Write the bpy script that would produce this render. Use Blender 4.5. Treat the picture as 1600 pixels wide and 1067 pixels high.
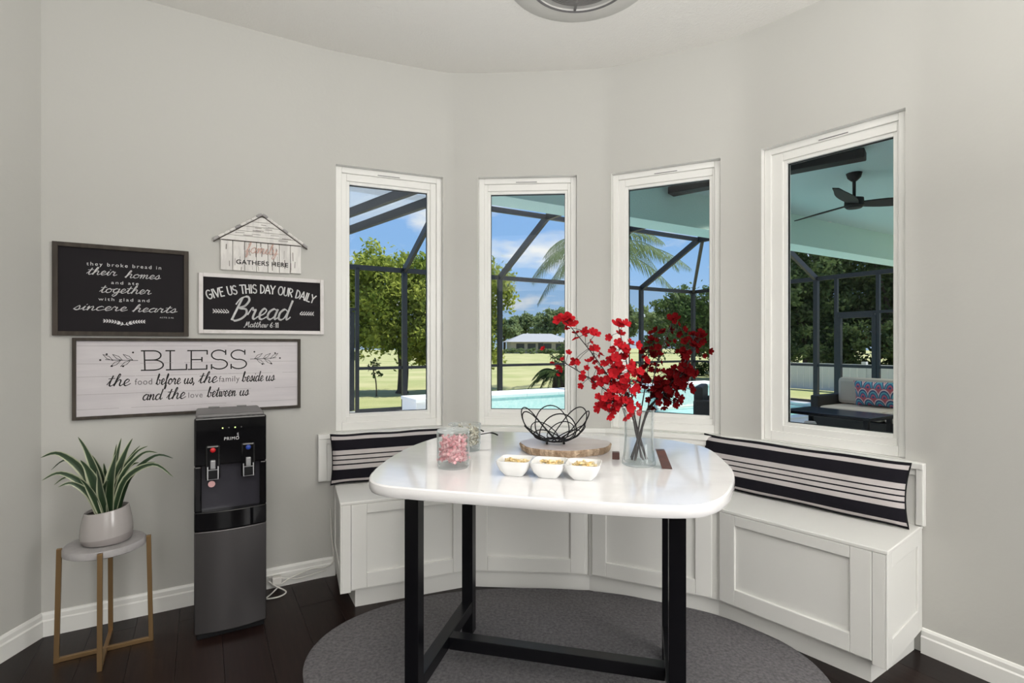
import bpy, bmesh, math, random
import numpy as np
from mathutils import Vector, Matrix
random.seed(7); rng = np.random.default_rng(7)
PI = math.pi
C = bpy.context.scene.collection
scene = bpy.context.scene
for o in list(bpy.data.objects): bpy.data.objects.remove(o)

# ------------------------------------------------------------------ camera
cd = bpy.data.cameras.new('camera'); cam = bpy.data.objects.new('camera', cd); C.objects.link(cam)
cam.location = (0, 0, 1.36); cam.rotation_euler = (PI/2, 0, 0)
cd.sensor_width = 36; cd.lens = 36*824/1600; cd.shift_y = 5.9/1600; cd.clip_start = .05; cd.clip_end = 600
scene.camera = cam
vs = scene.view_settings
vs.view_transform = 'Standard'; vs.look = 'None'; vs.gamma = 1; vs.use_curve_mapping = False; vs.exposure = -0.08

# ------------------------------------------------------------------ world and lights
W = bpy.data.worlds.new('sky'); scene.world = W; W.use_nodes = True
nt = W.node_tree; nt.nodes.clear()
def N(nt, t, **kw):
    n = nt.nodes.new(t)
    for k, v in kw.items():
        if k in n.inputs: n.inputs[k].default_value = v
        else: setattr(n, k, v)
    return n
def ramp(nt, stops, interp='LINEAR'):
    r = nt.nodes.new('ShaderNodeValToRGB'); r.color_ramp.interpolation = interp
    e = r.color_ramp.elements
    while len(e) < len(stops): e.new(.5)
    for el, (p, c) in zip(e, stops):
        el.position = p; el.color = (*c, 1) if len(c) == 3 else c
    return r
L = nt.links.new
tc = N(nt, 'ShaderNodeTexCoord'); sp = N(nt, 'ShaderNodeSeparateXYZ'); L(tc.outputs['Generated'], sp.inputs[0])
sr = ramp(nt, [(0, (.50, .70, .95)), (.15, (.33, .58, .95)), (.45, (.16, .38, .86)), (1, (.08, .24, .70))]); L(sp.outputs[2], sr.inputs[0])
mx = N(nt, 'ShaderNodeMath', operation='MAXIMUM'); L(sp.outputs[2], mx.inputs[0]); mx.inputs[1].default_value = 0.0
ad = N(nt, 'ShaderNodeMath', operation='ADD'); L(mx.outputs[0], ad.inputs[0]); ad.inputs[1].default_value = .22
dv = N(nt, 'ShaderNodeVectorMath', operation='DIVIDE'); L(tc.outputs['Generated'], dv.inputs[0])
cb = N(nt, 'ShaderNodeCombineXYZ'); [L(ad.outputs[0], cb.inputs[i]) for i in range(3)]; L(cb.outputs[0], dv.inputs[1])
nz = N(nt, 'ShaderNodeTexNoise', Scale=1.9, Detail=7.0, Roughness=.55); L(dv.outputs[0], nz.inputs['Vector'])
cr = ramp(nt, [(.50, (0, 0, 0)), (.66, (1, 1, 1))]); L(nz.outputs['Fac'], cr.inputs[0])
mc = N(nt, 'ShaderNodeMix', data_type='RGBA'); L(cr.outputs[0], mc.inputs[0]); L(sr.outputs[0], mc.inputs[6]); mc.inputs[7].default_value = (.98, .99, 1.0, 1)
bg = N(nt, 'ShaderNodeBackground', Strength=.95); L(mc.outputs[2], bg.inputs[0])
L(bg.outputs[0], N(nt, 'ShaderNodeOutputWorld').inputs[0])

def light(name, kind, loc, target, energy, size=None, color=(1, 1, 1), size_y=None):
    d = bpy.data.lights.new(name, kind); o = bpy.data.objects.new(name, d); C.objects.link(o)
    d.energy = energy; d.color = color; o.location = loc
    if kind == 'AREA':
        d.shape = 'RECTANGLE'; d.size = size; d.size_y = size_y or size
    if kind == 'SUN': d.angle = math.radians(.6)
    o.rotation_euler = (Vector(target)-Vector(loc)).to_track_quat('-Z', 'Y').to_euler()
    return o
light('sun', 'SUN', (24, 2, 40), (0, 0, 0), 7.0, color=(1, .95, .86))
light('overhead_fill_light', 'AREA', (.2, -1.6, 3.02), (.2, .2, 0), 92, 2.6, (1, .98, .95))  # unseen fill added behind the camera to brighten the room
light('back_fill_light', 'AREA', (1.35, -3.2, 1.7), (-1.0, 3, 1.4), 36, 1.7, (1, .99, .97), 1.9)  # added soft fill from the back; no window stands there
light('ceiling_bounce_fill', 'AREA', (.3, .25, 2.0), (.3, .25, 3.1), 105, .8, (1, .985, .96))  # unseen uplight added to brighten the ceiling
light('side_fill_light', 'AREA', (2.75, -.35, 1.6), (-2.1, 2.3, 1.3), 70, 1.2, (1, .99, .97), 1.7)  # added fill from the right for the left wall; no window there

# ------------------------------------------------------------------ materials
def mat(name, color, rough=.5, metal=0., bump=None, var=None, spec=None, coat=0.):
    m = bpy.data.materials.new(name); m.use_nodes = True; t = m.node_tree
    b = t.nodes['Principled BSDF']
    b.inputs['Base Color'].default_value = (*color, 1); b.inputs['Roughness'].default_value = rough; b.inputs['Metallic'].default_value = metal
    if spec is not None: b.inputs['Specular IOR Level'].default_value = spec
    if coat: b.inputs['Coat Weight'].default_value = coat; b.inputs['Coat Roughness'].default_value = .05
    co = t.nodes.new('ShaderNodeTexCoord')
    if bump:
        n = N(t, 'ShaderNodeTexNoise', Scale=bump[0], Detail=4.0); t.links.new(co.outputs['Object'], n.inputs['Vector'])
        bp = N(t, 'ShaderNodeBump', Strength=bump[1], Distance=bump[2] if len(bump) > 2 else .01)
        t.links.new(n.outputs['Fac'], bp.inputs['Height']); t.links.new(bp.outputs[0], b.inputs['Normal'])
    if var:   # (scale vector, color2, lo, hi)
        mp = N(t, 'ShaderNodeMapping'); mp.inputs['Scale'].default_value = var[0]
        t.links.new(co.outputs['Object'], mp.inputs[0])
        n = N(t, 'ShaderNodeTexNoise', Scale=1.0, Detail=6.0, Roughness=.6); t.links.new(mp.outputs[0], n.inputs['Vector'])
        r = ramp(t, [(var[2], color), (var[3], var[1])]); t.links.new(n.outputs['Fac'], r.inputs[0])
        t.links.new(r.outputs[0], b.inputs['Base Color'])
    return m
def glass_mat(name, tint, base=.04, edge=.5, rough=0.0):
    m = bpy.data.materials.new(name); m.use_nodes = True; t = m.node_tree; t.nodes.clear()
    tr = N(t, 'ShaderNodeBsdfTransparent', Color=(*tint, 1)); gl = N(t, 'ShaderNodeBsdfGlossy', Roughness=rough)
    lw = N(t, 'ShaderNodeLayerWeight', Blend=.3); pw = N(t, 'ShaderNodeMath', operation='POWER'); pw.inputs[1].default_value = 2.5
    t.links.new(lw.outputs['Facing'], pw.inputs[0])
    ma = N(t, 'ShaderNodeMath', operation='MULTIPLY_ADD'); t.links.new(pw.outputs[0], ma.inputs[0]); ma.inputs[1].default_value = edge; ma.inputs[2].default_value = base
    mi = N(t, 'ShaderNodeMixShader'); t.links.new(ma.outputs[0], mi.inputs[0]); t.links.new(tr.outputs[0], mi.inputs[1]); t.links.new(gl.outputs[0], mi.inputs[2])
    t.links.new(mi.outputs[0], N(t, 'ShaderNodeOutputMaterial').inputs[0])
    return m
def leaf_mat(name, c1, c2, scale=1.2, trans=.35):
    m = bpy.data.materials.new(name); m.use_nodes = True; t = m.node_tree; t.nodes.clear()
    co = N(t, 'ShaderNodeTexCoord'); n = N(t, 'ShaderNodeTexNoise', Scale=scale, Detail=5.0, Roughness=.7); t.links.new(co.outputs['Object'], n.inputs['Vector'])
    r = ramp(t, [(.35, c1), (.65, c2)]); t.links.new(n.outputs['Fac'], r.inputs[0])
    d = N(t, 'ShaderNodeBsdfDiffuse'); tl = N(t, 'ShaderNodeBsdfTranslucent'); mi = N(t, 'ShaderNodeMixShader', Fac=trans)
    t.links.new(r.outputs[0], d.inputs[0]); t.links.new(r.outputs[0], tl.inputs[0])
    t.links.new(d.outputs[0], mi.inputs[1]); t.links.new(tl.outputs[0], mi.inputs[2])
    t.links.new(mi.outputs[0], N(t, 'ShaderNodeOutputMaterial').inputs[0])
    return m
def emis(name, col, s):
    m = bpy.data.materials.new(name); m.use_nodes = True; t = m.node_tree; t.nodes.clear()
    e = N(t, 'ShaderNodeEmission', Color=(*col, 1), Strength=s); t.links.new(e.outputs[0], N(t, 'ShaderNodeOutputMaterial').inputs[0]); return m

M = {}
M['wall'] = mat('greige_wall_paint', (.49, .484, .455), .75, bump=(55, .12, .004))
M['ceiling'] = mat('ceiling_paint', (.78, .765, .73), .9, bump=(90, .5, .006))
M['trim'] = mat('white_trim_paint', (.77, .765, .735), .38)
M['cab'] = mat('white_cabinet_paint', (.755, .75, .72), .42)
M['black'] = mat('black_satin_metal', (.004, .004, .0055), .26, spec=.3)
M['blackmatte'] = mat('black_matte', (.006, .006, .007), .6, spec=.25)
M['quartz'] = mat('white_quartz', (.86, .85, .855), .09, var=((3, 6, 3), (.76, .75, .755), .45, .75), coat=.45)
M['floor'] = mat('dark_floor_underlay', (.010, .007, .006), .7)
for i, c in enumerate([(.0105, .0055, .0045), (.014, .0070, .0055), (.009, .0052, .0045), (.012, .006, .005)]):
    M['plank%d' % i] = mat('dark_walnut_plank_%d' % i, c, .33, var=((60, 3, 3), tuple(k*1.9 for k in c), .4, .8), bump=(40, .05, .002), spec=.18)
M['rug'] = mat('charcoal_rug_pile', (.11, .105, .11), .95, bump=(160, .9, .01), var=((70, 70, 70), (.23, .22, .226), .35, .75))
M['glass'] = glass_mat('window_glass', (.95, .975, .97), .012, .45)
M['clear'] = glass_mat('clear_glass', (.985, .993, .993), .03, .6)
def paint_edge_light(m, edge):  # paints dark refraction and white highlights into glass at glancing angles
    t = m.node_tree; tr = [n for n in t.nodes if n.type == 'BSDF_TRANSPARENT'][0]; lw = N(t, 'ShaderNodeLayerWeight', Blend=.5)
    r = ramp(t, [(.45, (.985, .993, .993)), (.95, edge)]); t.links.new(lw.outputs['Facing'], r.inputs[0]); t.links.new(r.outputs[0], tr.inputs[0])
    out = [n for n in t.nodes if n.type == 'OUTPUT_MATERIAL'][0]; old = out.inputs[0].links[0].from_socket
    d = N(t, 'ShaderNodeBsdfDiffuse', Color=(.9, .93, .93, 1)); f = ramp(t, [(.55, (.015,)*3), (.97, (.42,)*3)]); mi = N(t, 'ShaderNodeMixShader')
    t.links.new(lw.outputs['Facing'], f.inputs[0]); t.links.new(f.outputs[0], mi.inputs[0]); t.links.new(old, mi.inputs[1]); t.links.new(d.outputs[0], mi.inputs[2]); t.links.new(mi.outputs[0], out.inputs[0])
paint_edge_light(M['clear'], (.66, .72, .72))
M['lanai'] = mat('aqua_stucco', (.47, .63, .63), .85, bump=(60, .5, .01))
M['lanaibeam'] = mat('mint_stucco', (.60, .78, .73), .85, bump=(70, .5, .01))
M['cage'] = mat('bronze_aluminium', (.012, .014, .017), .45)
M['white_stone'] = mat('white_coping_stone', (.82, .83, .82), .6, bump=(40, .3, .01))
M['deck'] = mat('pale_pool_deck', (.74, .72, .68), .8, bump=(60, .3, .01))
M['grass'] = mat('sunny_lawn', (.40, .43, .17), .95, var=((.35, .35, .35), (.58, .54, .28), .4, .65), bump=(30, .6, .05))
M['bark'] = mat('tree_bark', (.10, .075, .055), .9, var=((9, 9, 2), (.05, .04, .03), .4, .6))
M['gold'] = mat('brushed_gold', (.27, .17, .08), .42, .8)
M['concrete'] = mat('grey_concrete', (.36, .345, .345), .8, var=((9, 9, 9), (.27, .26, .26), .4, .7), bump=(50, .2, .003))
M['pot'] = mat('glazed_taupe_ceramic', (.37, .345, .335), .18)
M['potband'] = mat('matte_taupe_ceramic', (.27, .245, .24), .6)
M['soil'] = mat('potting_soil', (.018, .012, .009), .95, bump=(80, .8, .01))
M['steel'] = mat('dark_stainless', (.155, .148, .15), .34, .9)
M['gloss'] = mat('gloss_black_plastic', (.004, .004, .005), .06)
M['greyplastic'] = mat('grey_plastic', (.13, .125, .125), .45)
M['silver'] = mat('silver_plastic', (.42, .42, .43), .3, .6)
M['red'] = mat('red_button', (.50, .01, .015), .3)
M['blue'] = mat('blue_button', (.015, .05, .30), .3)
M['sticker'] = mat('pink_sticker', (.62, .36, .36), .6)
M['darkwood'] = mat('weathered_dark_wood', (.034, .026, .019), .75, var=((30, 30, 4), (.058, .046, .035), .4, .7))
M['chalk'] = mat('chalkboard', (.013, .011, .013), .75, spec=.2)
M['chalkwhite'] = mat('chalk_white_ink', (.66, .66, .66), .8)
M['offwhite'] = mat('painted_white_wood', (.66, .63, .62), .6, var=((14, 14, 14), (.55, .52, .50), .5, .75))
M['shiplap'] = mat('pale_shiplap_print', (.53, .50, .52), .7, var=((1.5, 1.5, 14), (.60, .57, .58), .4, .65))
M['shipline'] = mat('printed_grey_joint', (.30, .28, .28), .8)
M['ink'] = mat('black_ink', (.012, .011, .011), .8)
M['inkgrey'] = mat('grey_ink', (.13, .12, .125), .8)
M['distress'] = mat('distressed_white_paint', (.72, .70, .67), .75, var=((26, 26, 7), (.60, .58, .56), .45, .6))
M['distress_mark'] = mat('worn_grey_wood', (.19, .17, .155), .85)
M['copper'] = mat('rose_gold_wire', (.62, .40, .34), .35, .5)
M['cream_cable'] = mat('white_cable', (.72, .70, .66), .5)
M['bowl'] = mat('white_porcelain', (.80, .80, .79), .12)
M['pink'] = mat('pink_wrapper', (.56, .20, .23), .3, var=((60, 60, 60), (.72, .45, .46), .4, .6))
M['goldfoil'] = mat('gold_wrapper', (.72, .50, .17), .28, .4, var=((80, 80, 80), (.85, .74, .48), .4, .6))
M['silverfoil'] = mat('silver_wrapper', (.55, .53, .45), .3, .4, var=((80, 80, 80), (.30, .27, .19), .4, .6))
M['slabwood'] = mat('pale_slab_wood', (.62, .56, .55), .3, var=((4, 14, 4), (.50, .42, .38), .5, .8), coat=.3)
M['slabbark'] = mat('rough_bark', (.28, .19, .12), .95, var=((28, 28, 5), (.55, .42, .30), .4, .65), bump=(60, .9, .02))
M['walnut'] = mat('red_brown_wood', (.085, .030, .022), .4, var=((8, 40, 40), (.05, .02, .016), .4, .7))
M['twig'] = mat('dark_twig', (.018, .012, .012), .7)
M['petal'] = leaf_mat('red_petal', (.32, .006, .012), (.62, .03, .038), 30, .3)
M['petal_backlit'] = leaf_mat('backlit_red_petal', (.045, .002, .003), (.13, .006, .007), 30, .3)  # same petals, darker: backlit shade put into the colour
M['stamen'] = mat('stamen', (.55, .18, .05), .6)
M['leafplant'] = None
M['vinyl'] = mat('white_vinyl', (.72, .73, .74), .5)
M['panelroof'] = None
M['cushion_out'] = mat('taupe_outdoor_fabric', (.46, .41, .35), .9, bump=(200, .3, .003))
M['wicker'] = mat('black_wicker', (.012, .012, .013), .5, bump=(130, 1., .02))
M['stoneroof'] = mat('grey_shingle', (.42, .43, .45), .8)
M['housewall'] = mat('beige_stucco_house', (.40, .37, .33), .9)
M['darkpane'] = mat('dark_window', (.03, .035, .04), .2)
M['lamp'] = emis('recessed_lamp', (1, .95, .85), 4)
M['led'] = emis('green_led', (.75, 1, .3), 2.5)
# water
def water_mat():
    m = mat('pool_water', (.30, .66, .62), .04, bump=(5, .25, .03)); return m
M['water'] = water_mat()
M['tile'] = mat('aqua_mosaic_tile', (.62, .78, .75), .25, var=((14, 14, 14), (.80, .87, .84), .35, .65))

# ------------------------------------------------------------------ mesh helper
class MB:
    def __init__(s): s.v = []; s.f = []; s.sm = []; s.a = []
    def add(s, vs, fs, smooth=False, attr=None):
        k = len(s.v); s.v += [tuple(map(float, p)) for p in vs]; s.f += [tuple(i+k for i in f) for f in fs]; s.sm += [smooth]*len(fs)
        s.a += list(attr) if attr is not None else [0.]*len(vs)
        return s
    def box(s, x0, x1, y0, y1, z0, z1):
        v = [(x, y, z) for x in (x0, x1) for y in (y0, y1) for z in (z0, z1)]
        return s.add(v, [(0, 1, 3, 2), (4, 6, 7, 5), (0, 4, 5, 1), (2, 3, 7, 6), (0, 2, 6, 4), (1, 5, 7, 3)])
    def prism(s, poly, z0, z1, smooth=False):
        n = len(poly); v = [(p[0], p[1], z0) for p in poly]+[(p[0], p[1], z1) for p in poly]
        s.add(v, [tuple(range(n))[::-1], tuple(range(n, 2*n))]); k = len(s.v)-2*n
        s.f += [(k+i, k+(i+1) % n, k+n+(i+1) % n, k+n+i) for i in range(n)]; s.sm += [smooth]*n
        return s
    def bar(s, p, q, w, h=None, up=(0, 0, 1)):
        p = Vector(p); q = Vector(q); h = h or w; d = (q-p).normalized(); u = Vector(up)
        if abs(d.dot(u)) > .98: u = Vector((1, 0, 0))
        a = d.cross(u).normalized()*w/2; b = a.cross(d).normalized()*h/2
        v = [e+i*a+j*b for e in (p, q) for i, j in ((-1, -1), (1, -1), (1, 1), (-1, 1))]
        return s.add(v, [(3, 2, 1, 0), (4, 5, 6, 7)]+[(i, (i+1) % 4, 4+(i+1) % 4, 4+i) for i in range(4)])
    def tube(s, pts, r, seg=8, closed=False, caps=True):
        P = [Vector(p) for p in pts]; n = len(P); R = r if hasattr(r, '__len__') else [r]*n
        vs = []; ref = Vector((0, 0, 1))
        for i in range(n):
            if closed: d = P[(i+1) % n]-P[i-1]
            else: d = P[min(i+1, n-1)]-P[max(i-1, 0)]
            d.normalize()
            if i == 0:
                if abs(d.dot(ref)) > .9: ref = Vector((1, 0, 0))
                a = (ref-d*ref.dot(d)).normalized()
            else:
                a = (a-d*a.dot(d)); a = a.normalized() if a.length > 1e-6 else d.orthogonal().normalized()
            b = d.cross(a)
            vs += [P[i]+R[i]*(math.cos(t)*a+math.sin(t)*b) for t in [2*PI*k/seg for k in range(seg)]]
        fs = [(i*seg+k, i*seg+(k+1) % seg, ((i+1) % n)*seg+(k+1) % seg, ((i+1) % n)*seg+k) for i in range(n if closed else n-1) for k in range(seg)]
        s.add(vs, fs, True)
        if caps and not closed:
            k = len(s.v)-n*seg; s.f += [tuple(range(k, k+seg))[::-1], tuple(range(k+(n-1)*seg, k+n*seg))]; s.sm += [False, False]
        return s
    def lathe(s, prof, seg=32, c=(0, 0, 0), closed=False):
        vs = [(c[0]+r*math.cos(2*PI*k/seg), c[1]+r*math.sin(2*PI*k/seg), c[2]+z) for r, z in prof for k in range(seg)]
        n = len(prof)
        return s.add(vs, [(i*seg+k, i*seg+(k+1) % seg, ((i+1) % n)*seg+(k+1) % seg, ((i+1) % n)*seg+k) for i in range(n if closed else n-1) for k in range(seg)], True)
    def disc(s, c, r, seg=24, n=None):
        return s.add([(c[0]+r*math.cos(2*PI*k/seg), c[1]+r*math.sin(2*PI*k/seg), c[2]) for k in range(seg)], [tuple(range(seg))])
    def blob(s, c, rx, ry, rz, seg=12, rings=8, jit=0):
        vs = []
        for i in range(rings+1):
            for k in range(seg):
                t = PI*i/rings; a = 2*PI*k/seg; j = 1+random.uniform(-jit, jit)
                vs.append((c[0]+rx*j*math.sin(t)*math.cos(a), c[1]+ry*j*math.sin(t)*math.sin(a), c[2]+rz*j*math.cos(t)))
        return s.add(vs, [(i*seg+k, (i+1)*seg+k, (i+1)*seg+(k+1) % seg, i*seg+(k+1) % seg) for i in range(rings) for k in range(seg)], True)
    def ribbon(s, pts, w, y=0.):
        """flat stroke in the x,z plane (facing -y)"""
        for (x0, z0), (x1, z1) in zip(pts, pts[1:]):
            dx, dz = x1-x0, z1-z0; l = math.hypot(dx, dz)
            if l < 1e-7: continue
            ux, uz = dx/l*w/2, dz/l*w/2; e = .6
            s.add([(x0-ux*e-uz, y, z0-uz*e+ux), (x0-ux*e+uz, y, z0-uz*e-ux), (x1+ux*e+uz, y, z1+uz*e-ux), (x1+ux*e-uz, y, z1+uz*e+ux)], [(0, 1, 2, 3)])
        return s
    def build(s, name, m, parent=None, bevel=0, fix=True, angle=None, **tags):
        me = bpy.data.meshes.new(name); me.from_pydata(s.v, [], s.f)
        if fix:
            bm = bmesh.new(); bm.from_mesh(me); bmesh.ops.recalc_face_normals(bm, faces=bm.faces); bm.to_mesh(me); bm.free()
        me.polygons.foreach_set('use_smooth', s.sm)
        if any(s.sm): me.set_sharp_from_angle(angle=angle or math.radians(40))
        if any(s.a):
            at = me.attributes.new('tint', 'FLOAT', 'POINT'); at.data.foreach_set('value', s.a)
        me.materials.append(m)
        o = bpy.data.objects.new(name, me); C.objects.link(o); o.parent = parent
        if bevel:
            b = o.modifiers.new('bevel', 'BEVEL'); b.width = bevel; b.segments = 2; b.limit_method = 'ANGLE'
        for k, v in tags.items(): o[k] = v
        return o
def tag(o, label=None, cat=None, group=None, kind=None):
    for k, v in (('label', label), ('category', cat), ('group', group), ('kind', kind)):
        if v: o[k] = v
    return o
def empty(name, loc, rz=0, label=None, cat=None, group=None, kind=None):
    o = bpy.data.objects.new(name, None); o.empty_display_size = .05; C.objects.link(o)
    o.location = loc; o.rotation_euler = (0, 0, rz); return tag(o, label, cat, group, kind)
def copy_tree(o, parent=None):
    c = o.copy(); C.objects.link(c); c.parent = parent
    for ch in list(o.children): copy_tree(ch, c)
    return c
def catmull(P, n=6, closed=False):
    P = [Vector(p) for p in P]; out = []; m = len(P)
    for i in range(m if closed else m-1):
        if closed: a, b, c, d = P[i-1], P[i], P[(i+1) % m], P[(i+2) % m]
        else: a, b, c, d = P[max(i-1, 0)], P[i], P[i+1], P[min(i+2, m-1)]
        for k in range(n):
            t = k/n
            out.append(.5*((2*b)+(c-a)*t+(2*a-5*b+4*c-d)*t*t+(3*b-a-3*c+d)*t**3))
    if not closed: out.append(P[-1])
    return out

# house axes: u runs along the wall with the signs, v runs away from the camera, square to it
AU = math.radians(30.5); EU = Vector((math.cos(AU), math.sin(AU))); EV = Vector((-math.sin(AU), math.cos(AU)))
def H(u, v, z=0.): p = float(u)*EU+float(v)*EV; return Vector((p.x, p.y, z))

# ================================================================== SHELL
CEIL = 3.105
WV, WU = 3.24, 2.757
FAC = [((-.7737, 3.320), 22.05), ((.1029, 3.4314), -3.9), ((.9546, 3.230), -25.8), ((1.647, 2.6695), -50.8)]
OPEN = [(-.323, .332), (-.316, .313), (-.334, .306), (-.352, .302)]
OZ0, OZ1, GZ0, GZ1, GW, REC = .842, 2.438, .944, 2.341, .2405, .07
fac = []   # (origin on the wall face, direction, outward normal)
for (x, y), th in FAC:
    t = math.radians(th); d = Vector((math.cos(t), math.sin(t))); n = Vector((-d.y, d.x)); fac.append((Vector((x, y))-REC*n, d, n, t))
lines = [(WV*EV, EU)]+[(f[0], f[1]) for f in fac]+[(WU*EU, -EV)]
def isect(p, d, q, e):
    den = d.x*e.y-d.y*e.x; r = q-p; return p+d*((r.x*e.y-r.y*e.x)/den)
corn = [isect(*lines[i], *lines[i+1]) for i in range(5)]
def wall_strip(name, segs, m):
    b = MB()
    for p, q, rngs, sm in segs:
        for z0, z1 in rngs:
            b.add([(p.x, p.y, z0), (q.x, q.y, z0), (q.x, q.y, z1), (p.x, p.y, z1)], [(0, 1, 2, 3)], sm)
    o = b.build(name, m, fix=False, kind='structure')
    bm = bmesh.new(); bm.from_mesh(o.data); bmesh.ops.remove_doubles(bm, verts=bm.verts, dist=1e-5); bm.to_mesh(o.data); bm.free(); o.data.set_sharp_from_angle(angle=math.radians(20))
    return o
full = [(-.02, OZ0), (OZ0, OZ1), (OZ1, CEIL)]; hole = [(-.02, OZ0), (OZ1, CEIL)]
# path points through the bay
path = []; cl = Vector((-2.205, 2.42))
cleft = isect(WV*EV, EU, Vector((-2.2, 0)), Vector((0, 1)))
dist = []
for i in range(5):
    a = 9 if i == 0 else (corn[i]-(fac[i-1][0]+fac[i-1][1]*OPEN[i-1][1])).length
    b = 9 if i == 4 else (corn[i]-(fac[i][0]+fac[i][1]*OPEN[i][0])).length
    dist.append(min(.25, .92*min(a, b)))
def fillet(c, d0, d1, t, n=8):
    p0, p2 = c-d0*t, c+d1*t
    return [(1-s)**2*p0+2*s*(1-s)*c+s*s*p2 for s in [k/n for k in range(n+1)]]
segs = []; cur = cleft; left_segs = []
dirs = [l[1] for l in lines]
segs_l = []
f0 = fillet(corn[0], dirs[0], dirs[1], dist[0])
segs_l.append((cleft, f0[0], full, True))
for a, b in zip(f0, f0[1:]): segs.append((a, b, full, True))
cur = f0[-1]
for k in range(4):
    o0, d, n, th = fac[k]; a = o0+d*OPEN[k][0]; b = o0+d*OPEN[k][1]
    if (a-cur).length > 1e-4: segs.append((cur, a, full, True))
    segs.append((a, b, hole, True))
    f = fillet(corn[k+1], dirs[k+1], dirs[k+2], dist[k+1])
    segs.append((b, f[0], full, True))
    for p, q in zip(f, f[1:]): segs.append((p, q, full, True))
    cur = f[-1]
rend = H(WU, -1.2).xy
# above the windows the bay eases from flat facets into a smooth curve at the ceiling
chain = [segs_l[0]]+segs
RES = [chain[0][0].copy()]
for p_, q_, _, _ in chain:
    m_ = max(1, int((q_-p_).length/.05)); RES += [p_.lerp(q_, (i+1)/m_) for i in range(m_)]
tail = cur.copy(); tail_d = -EV
for i in range(1, 12): RES.append(tail+tail_d*.05*i)
SM = []
for i, p_ in enumerate(RES):
    acc = Vector((0, 0)); ws = 0
    for j in range(max(0, i-14), min(len(RES), i+15)):
        if i < 15 or i > len(RES)-2: acc += p_; ws += 1; break
        dd = (RES[j]-p_).length; w_ = math.exp(-(dd/.17)**2/2); acc += RES[j]*w_; ws += w_
    SM.append(acc/ws)
up = MB(); NL = 7; zz = [OZ1+(CEIL-OZ1)*i/NL for i in range(NL+1)]
for i in range(NL+1):
    t = i/NL; t = t*t*(3-2*t); up.v += [(*RES[k].lerp(SM[k], t)[:], zz[i]) for k in range(len(RES))]
nr = len(RES); up.f = [(i*nr+k, i*nr+k+1, (i+1)*nr+k+1, (i+1)*nr+k) for i in range(NL) for k in range(nr-1)]; up.sm = [True]*len(up.f); up.a = [0.]*len(up.v)
low, lowhole = [(-.02, OZ0), (OZ0, OZ1)], [(-.02, OZ0)]
fix_ = lambda L_: [(p_, q_, lowhole if r_ is hole else low, s_) for p_, q_, r_, s_ in L_]
wall_strip('wall_left', [(Vector((-2.2, -3.6)), cleft, full, False)]+fix_(segs_l), M['wall'])
wall_strip('wall_front', fix_(segs), M['wall'])
up.build('wall_front.001', M['wall'], fix=False, angle=math.radians(80), kind='structure')
back = Vector((rend.x, -3.6))
wall_strip('wall_right', [(cur, cur-EV*.55, low, False), (cur-EV*.55, rend, full, False), (rend, back, full, False)], M['wall'])
wall_strip('wall_back', [(back, Vector((-2.2, -3.6)), full, False)], M['wall'])
plan = [Vector((-2.2, -3.6)), cleft]+[s[0] for s in segs]+[cur, rend, back]
cplan = [plan[0]]+SM+[rend, back]
b = MB(); b.add([(p.x, p.y, CEIL) for p in cplan], [tuple(range(len(cplan)))]); b.add([(p.x, p.y, CEIL+.15) for p in cplan], [tuple(range(len(cplan)))])
b.build('ceiling', M['ceiling'], fix=False, kind='structure')

# floor with planks running along v
fl = MB(); pf = [(p.x, p.y) for p in plan]; fl.prism(pf, -.06, -.012)
floor = fl.build('floor', M['floor'], kind='structure')
PW = .178
def plank_mesh(i, ln):
    b = MB(); b.box(-PW/2+.0004, PW/2-.0004, .0004, ln-.0004, -.0125, 0)
    o = b.build('floor_plank', M['plank%d' % (i % 4)], floor, bevel=.0008); return o
protos = [plank_mesh(i, l) for i, l in enumerate((1.5, 1.2, 1.75, 1.35))]
def inside(x, y):
    r = False; n = len(pf)
    for i in range(n):
        (x1, y1), (x2, y2) = pf[i], pf[i-1]
        if (y1 > y) != (y2 > y) and x < (x2-x1)*(y-y1)/(y2-y1)+x1: r = not r
    return r
first = [True]*4; lens = (1.5, 1.2, 1.75, 1.35); cnt = 0
u = -2.32
while u < WU+.1:
    v = -3.2-random.random()*1.2
    while v < 3.3:
        k = random.randrange(4); ln = lens[k]
        okp = [inside(*H(uu, v+t*ln).xy) for uu in (u-.088, u, u+.088) for t in (.0, .1, .25, .5, .75, .9, 1.)]
        if any(okp) and cnt < 290:
            if not all(okp):   # trim planks that reach a wall
                ts = [t for t in np.linspace(0, 1, 41) for uu in (u-.088, u-.04, u, u+.04, u+.088) if inside(*H(uu, v+t*ln).xy)]
                t1 = min(1, max(ts, default=0)+.03); t0 = max(0, min(ts, default=0)-.03)
            else: t0, t1 = 0, 1
            if t1-t0 > .05:
                if first[k] and t0 == 0 and t1 == 1: o = protos[k]; first[k] = False
                else: o = protos[k].copy(); C.objects.link(o)
                p = H(u, v+t0*ln); o.location = (p.x, p.y, 0); o.rotation_euler = (0, 0, AU); o.scale = (1, t1-t0, 1); cnt += 1
        v += ln
    u += PW
for k in range(4):
    if first[k]: bpy.data.objects.remove(protos[k])

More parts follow.
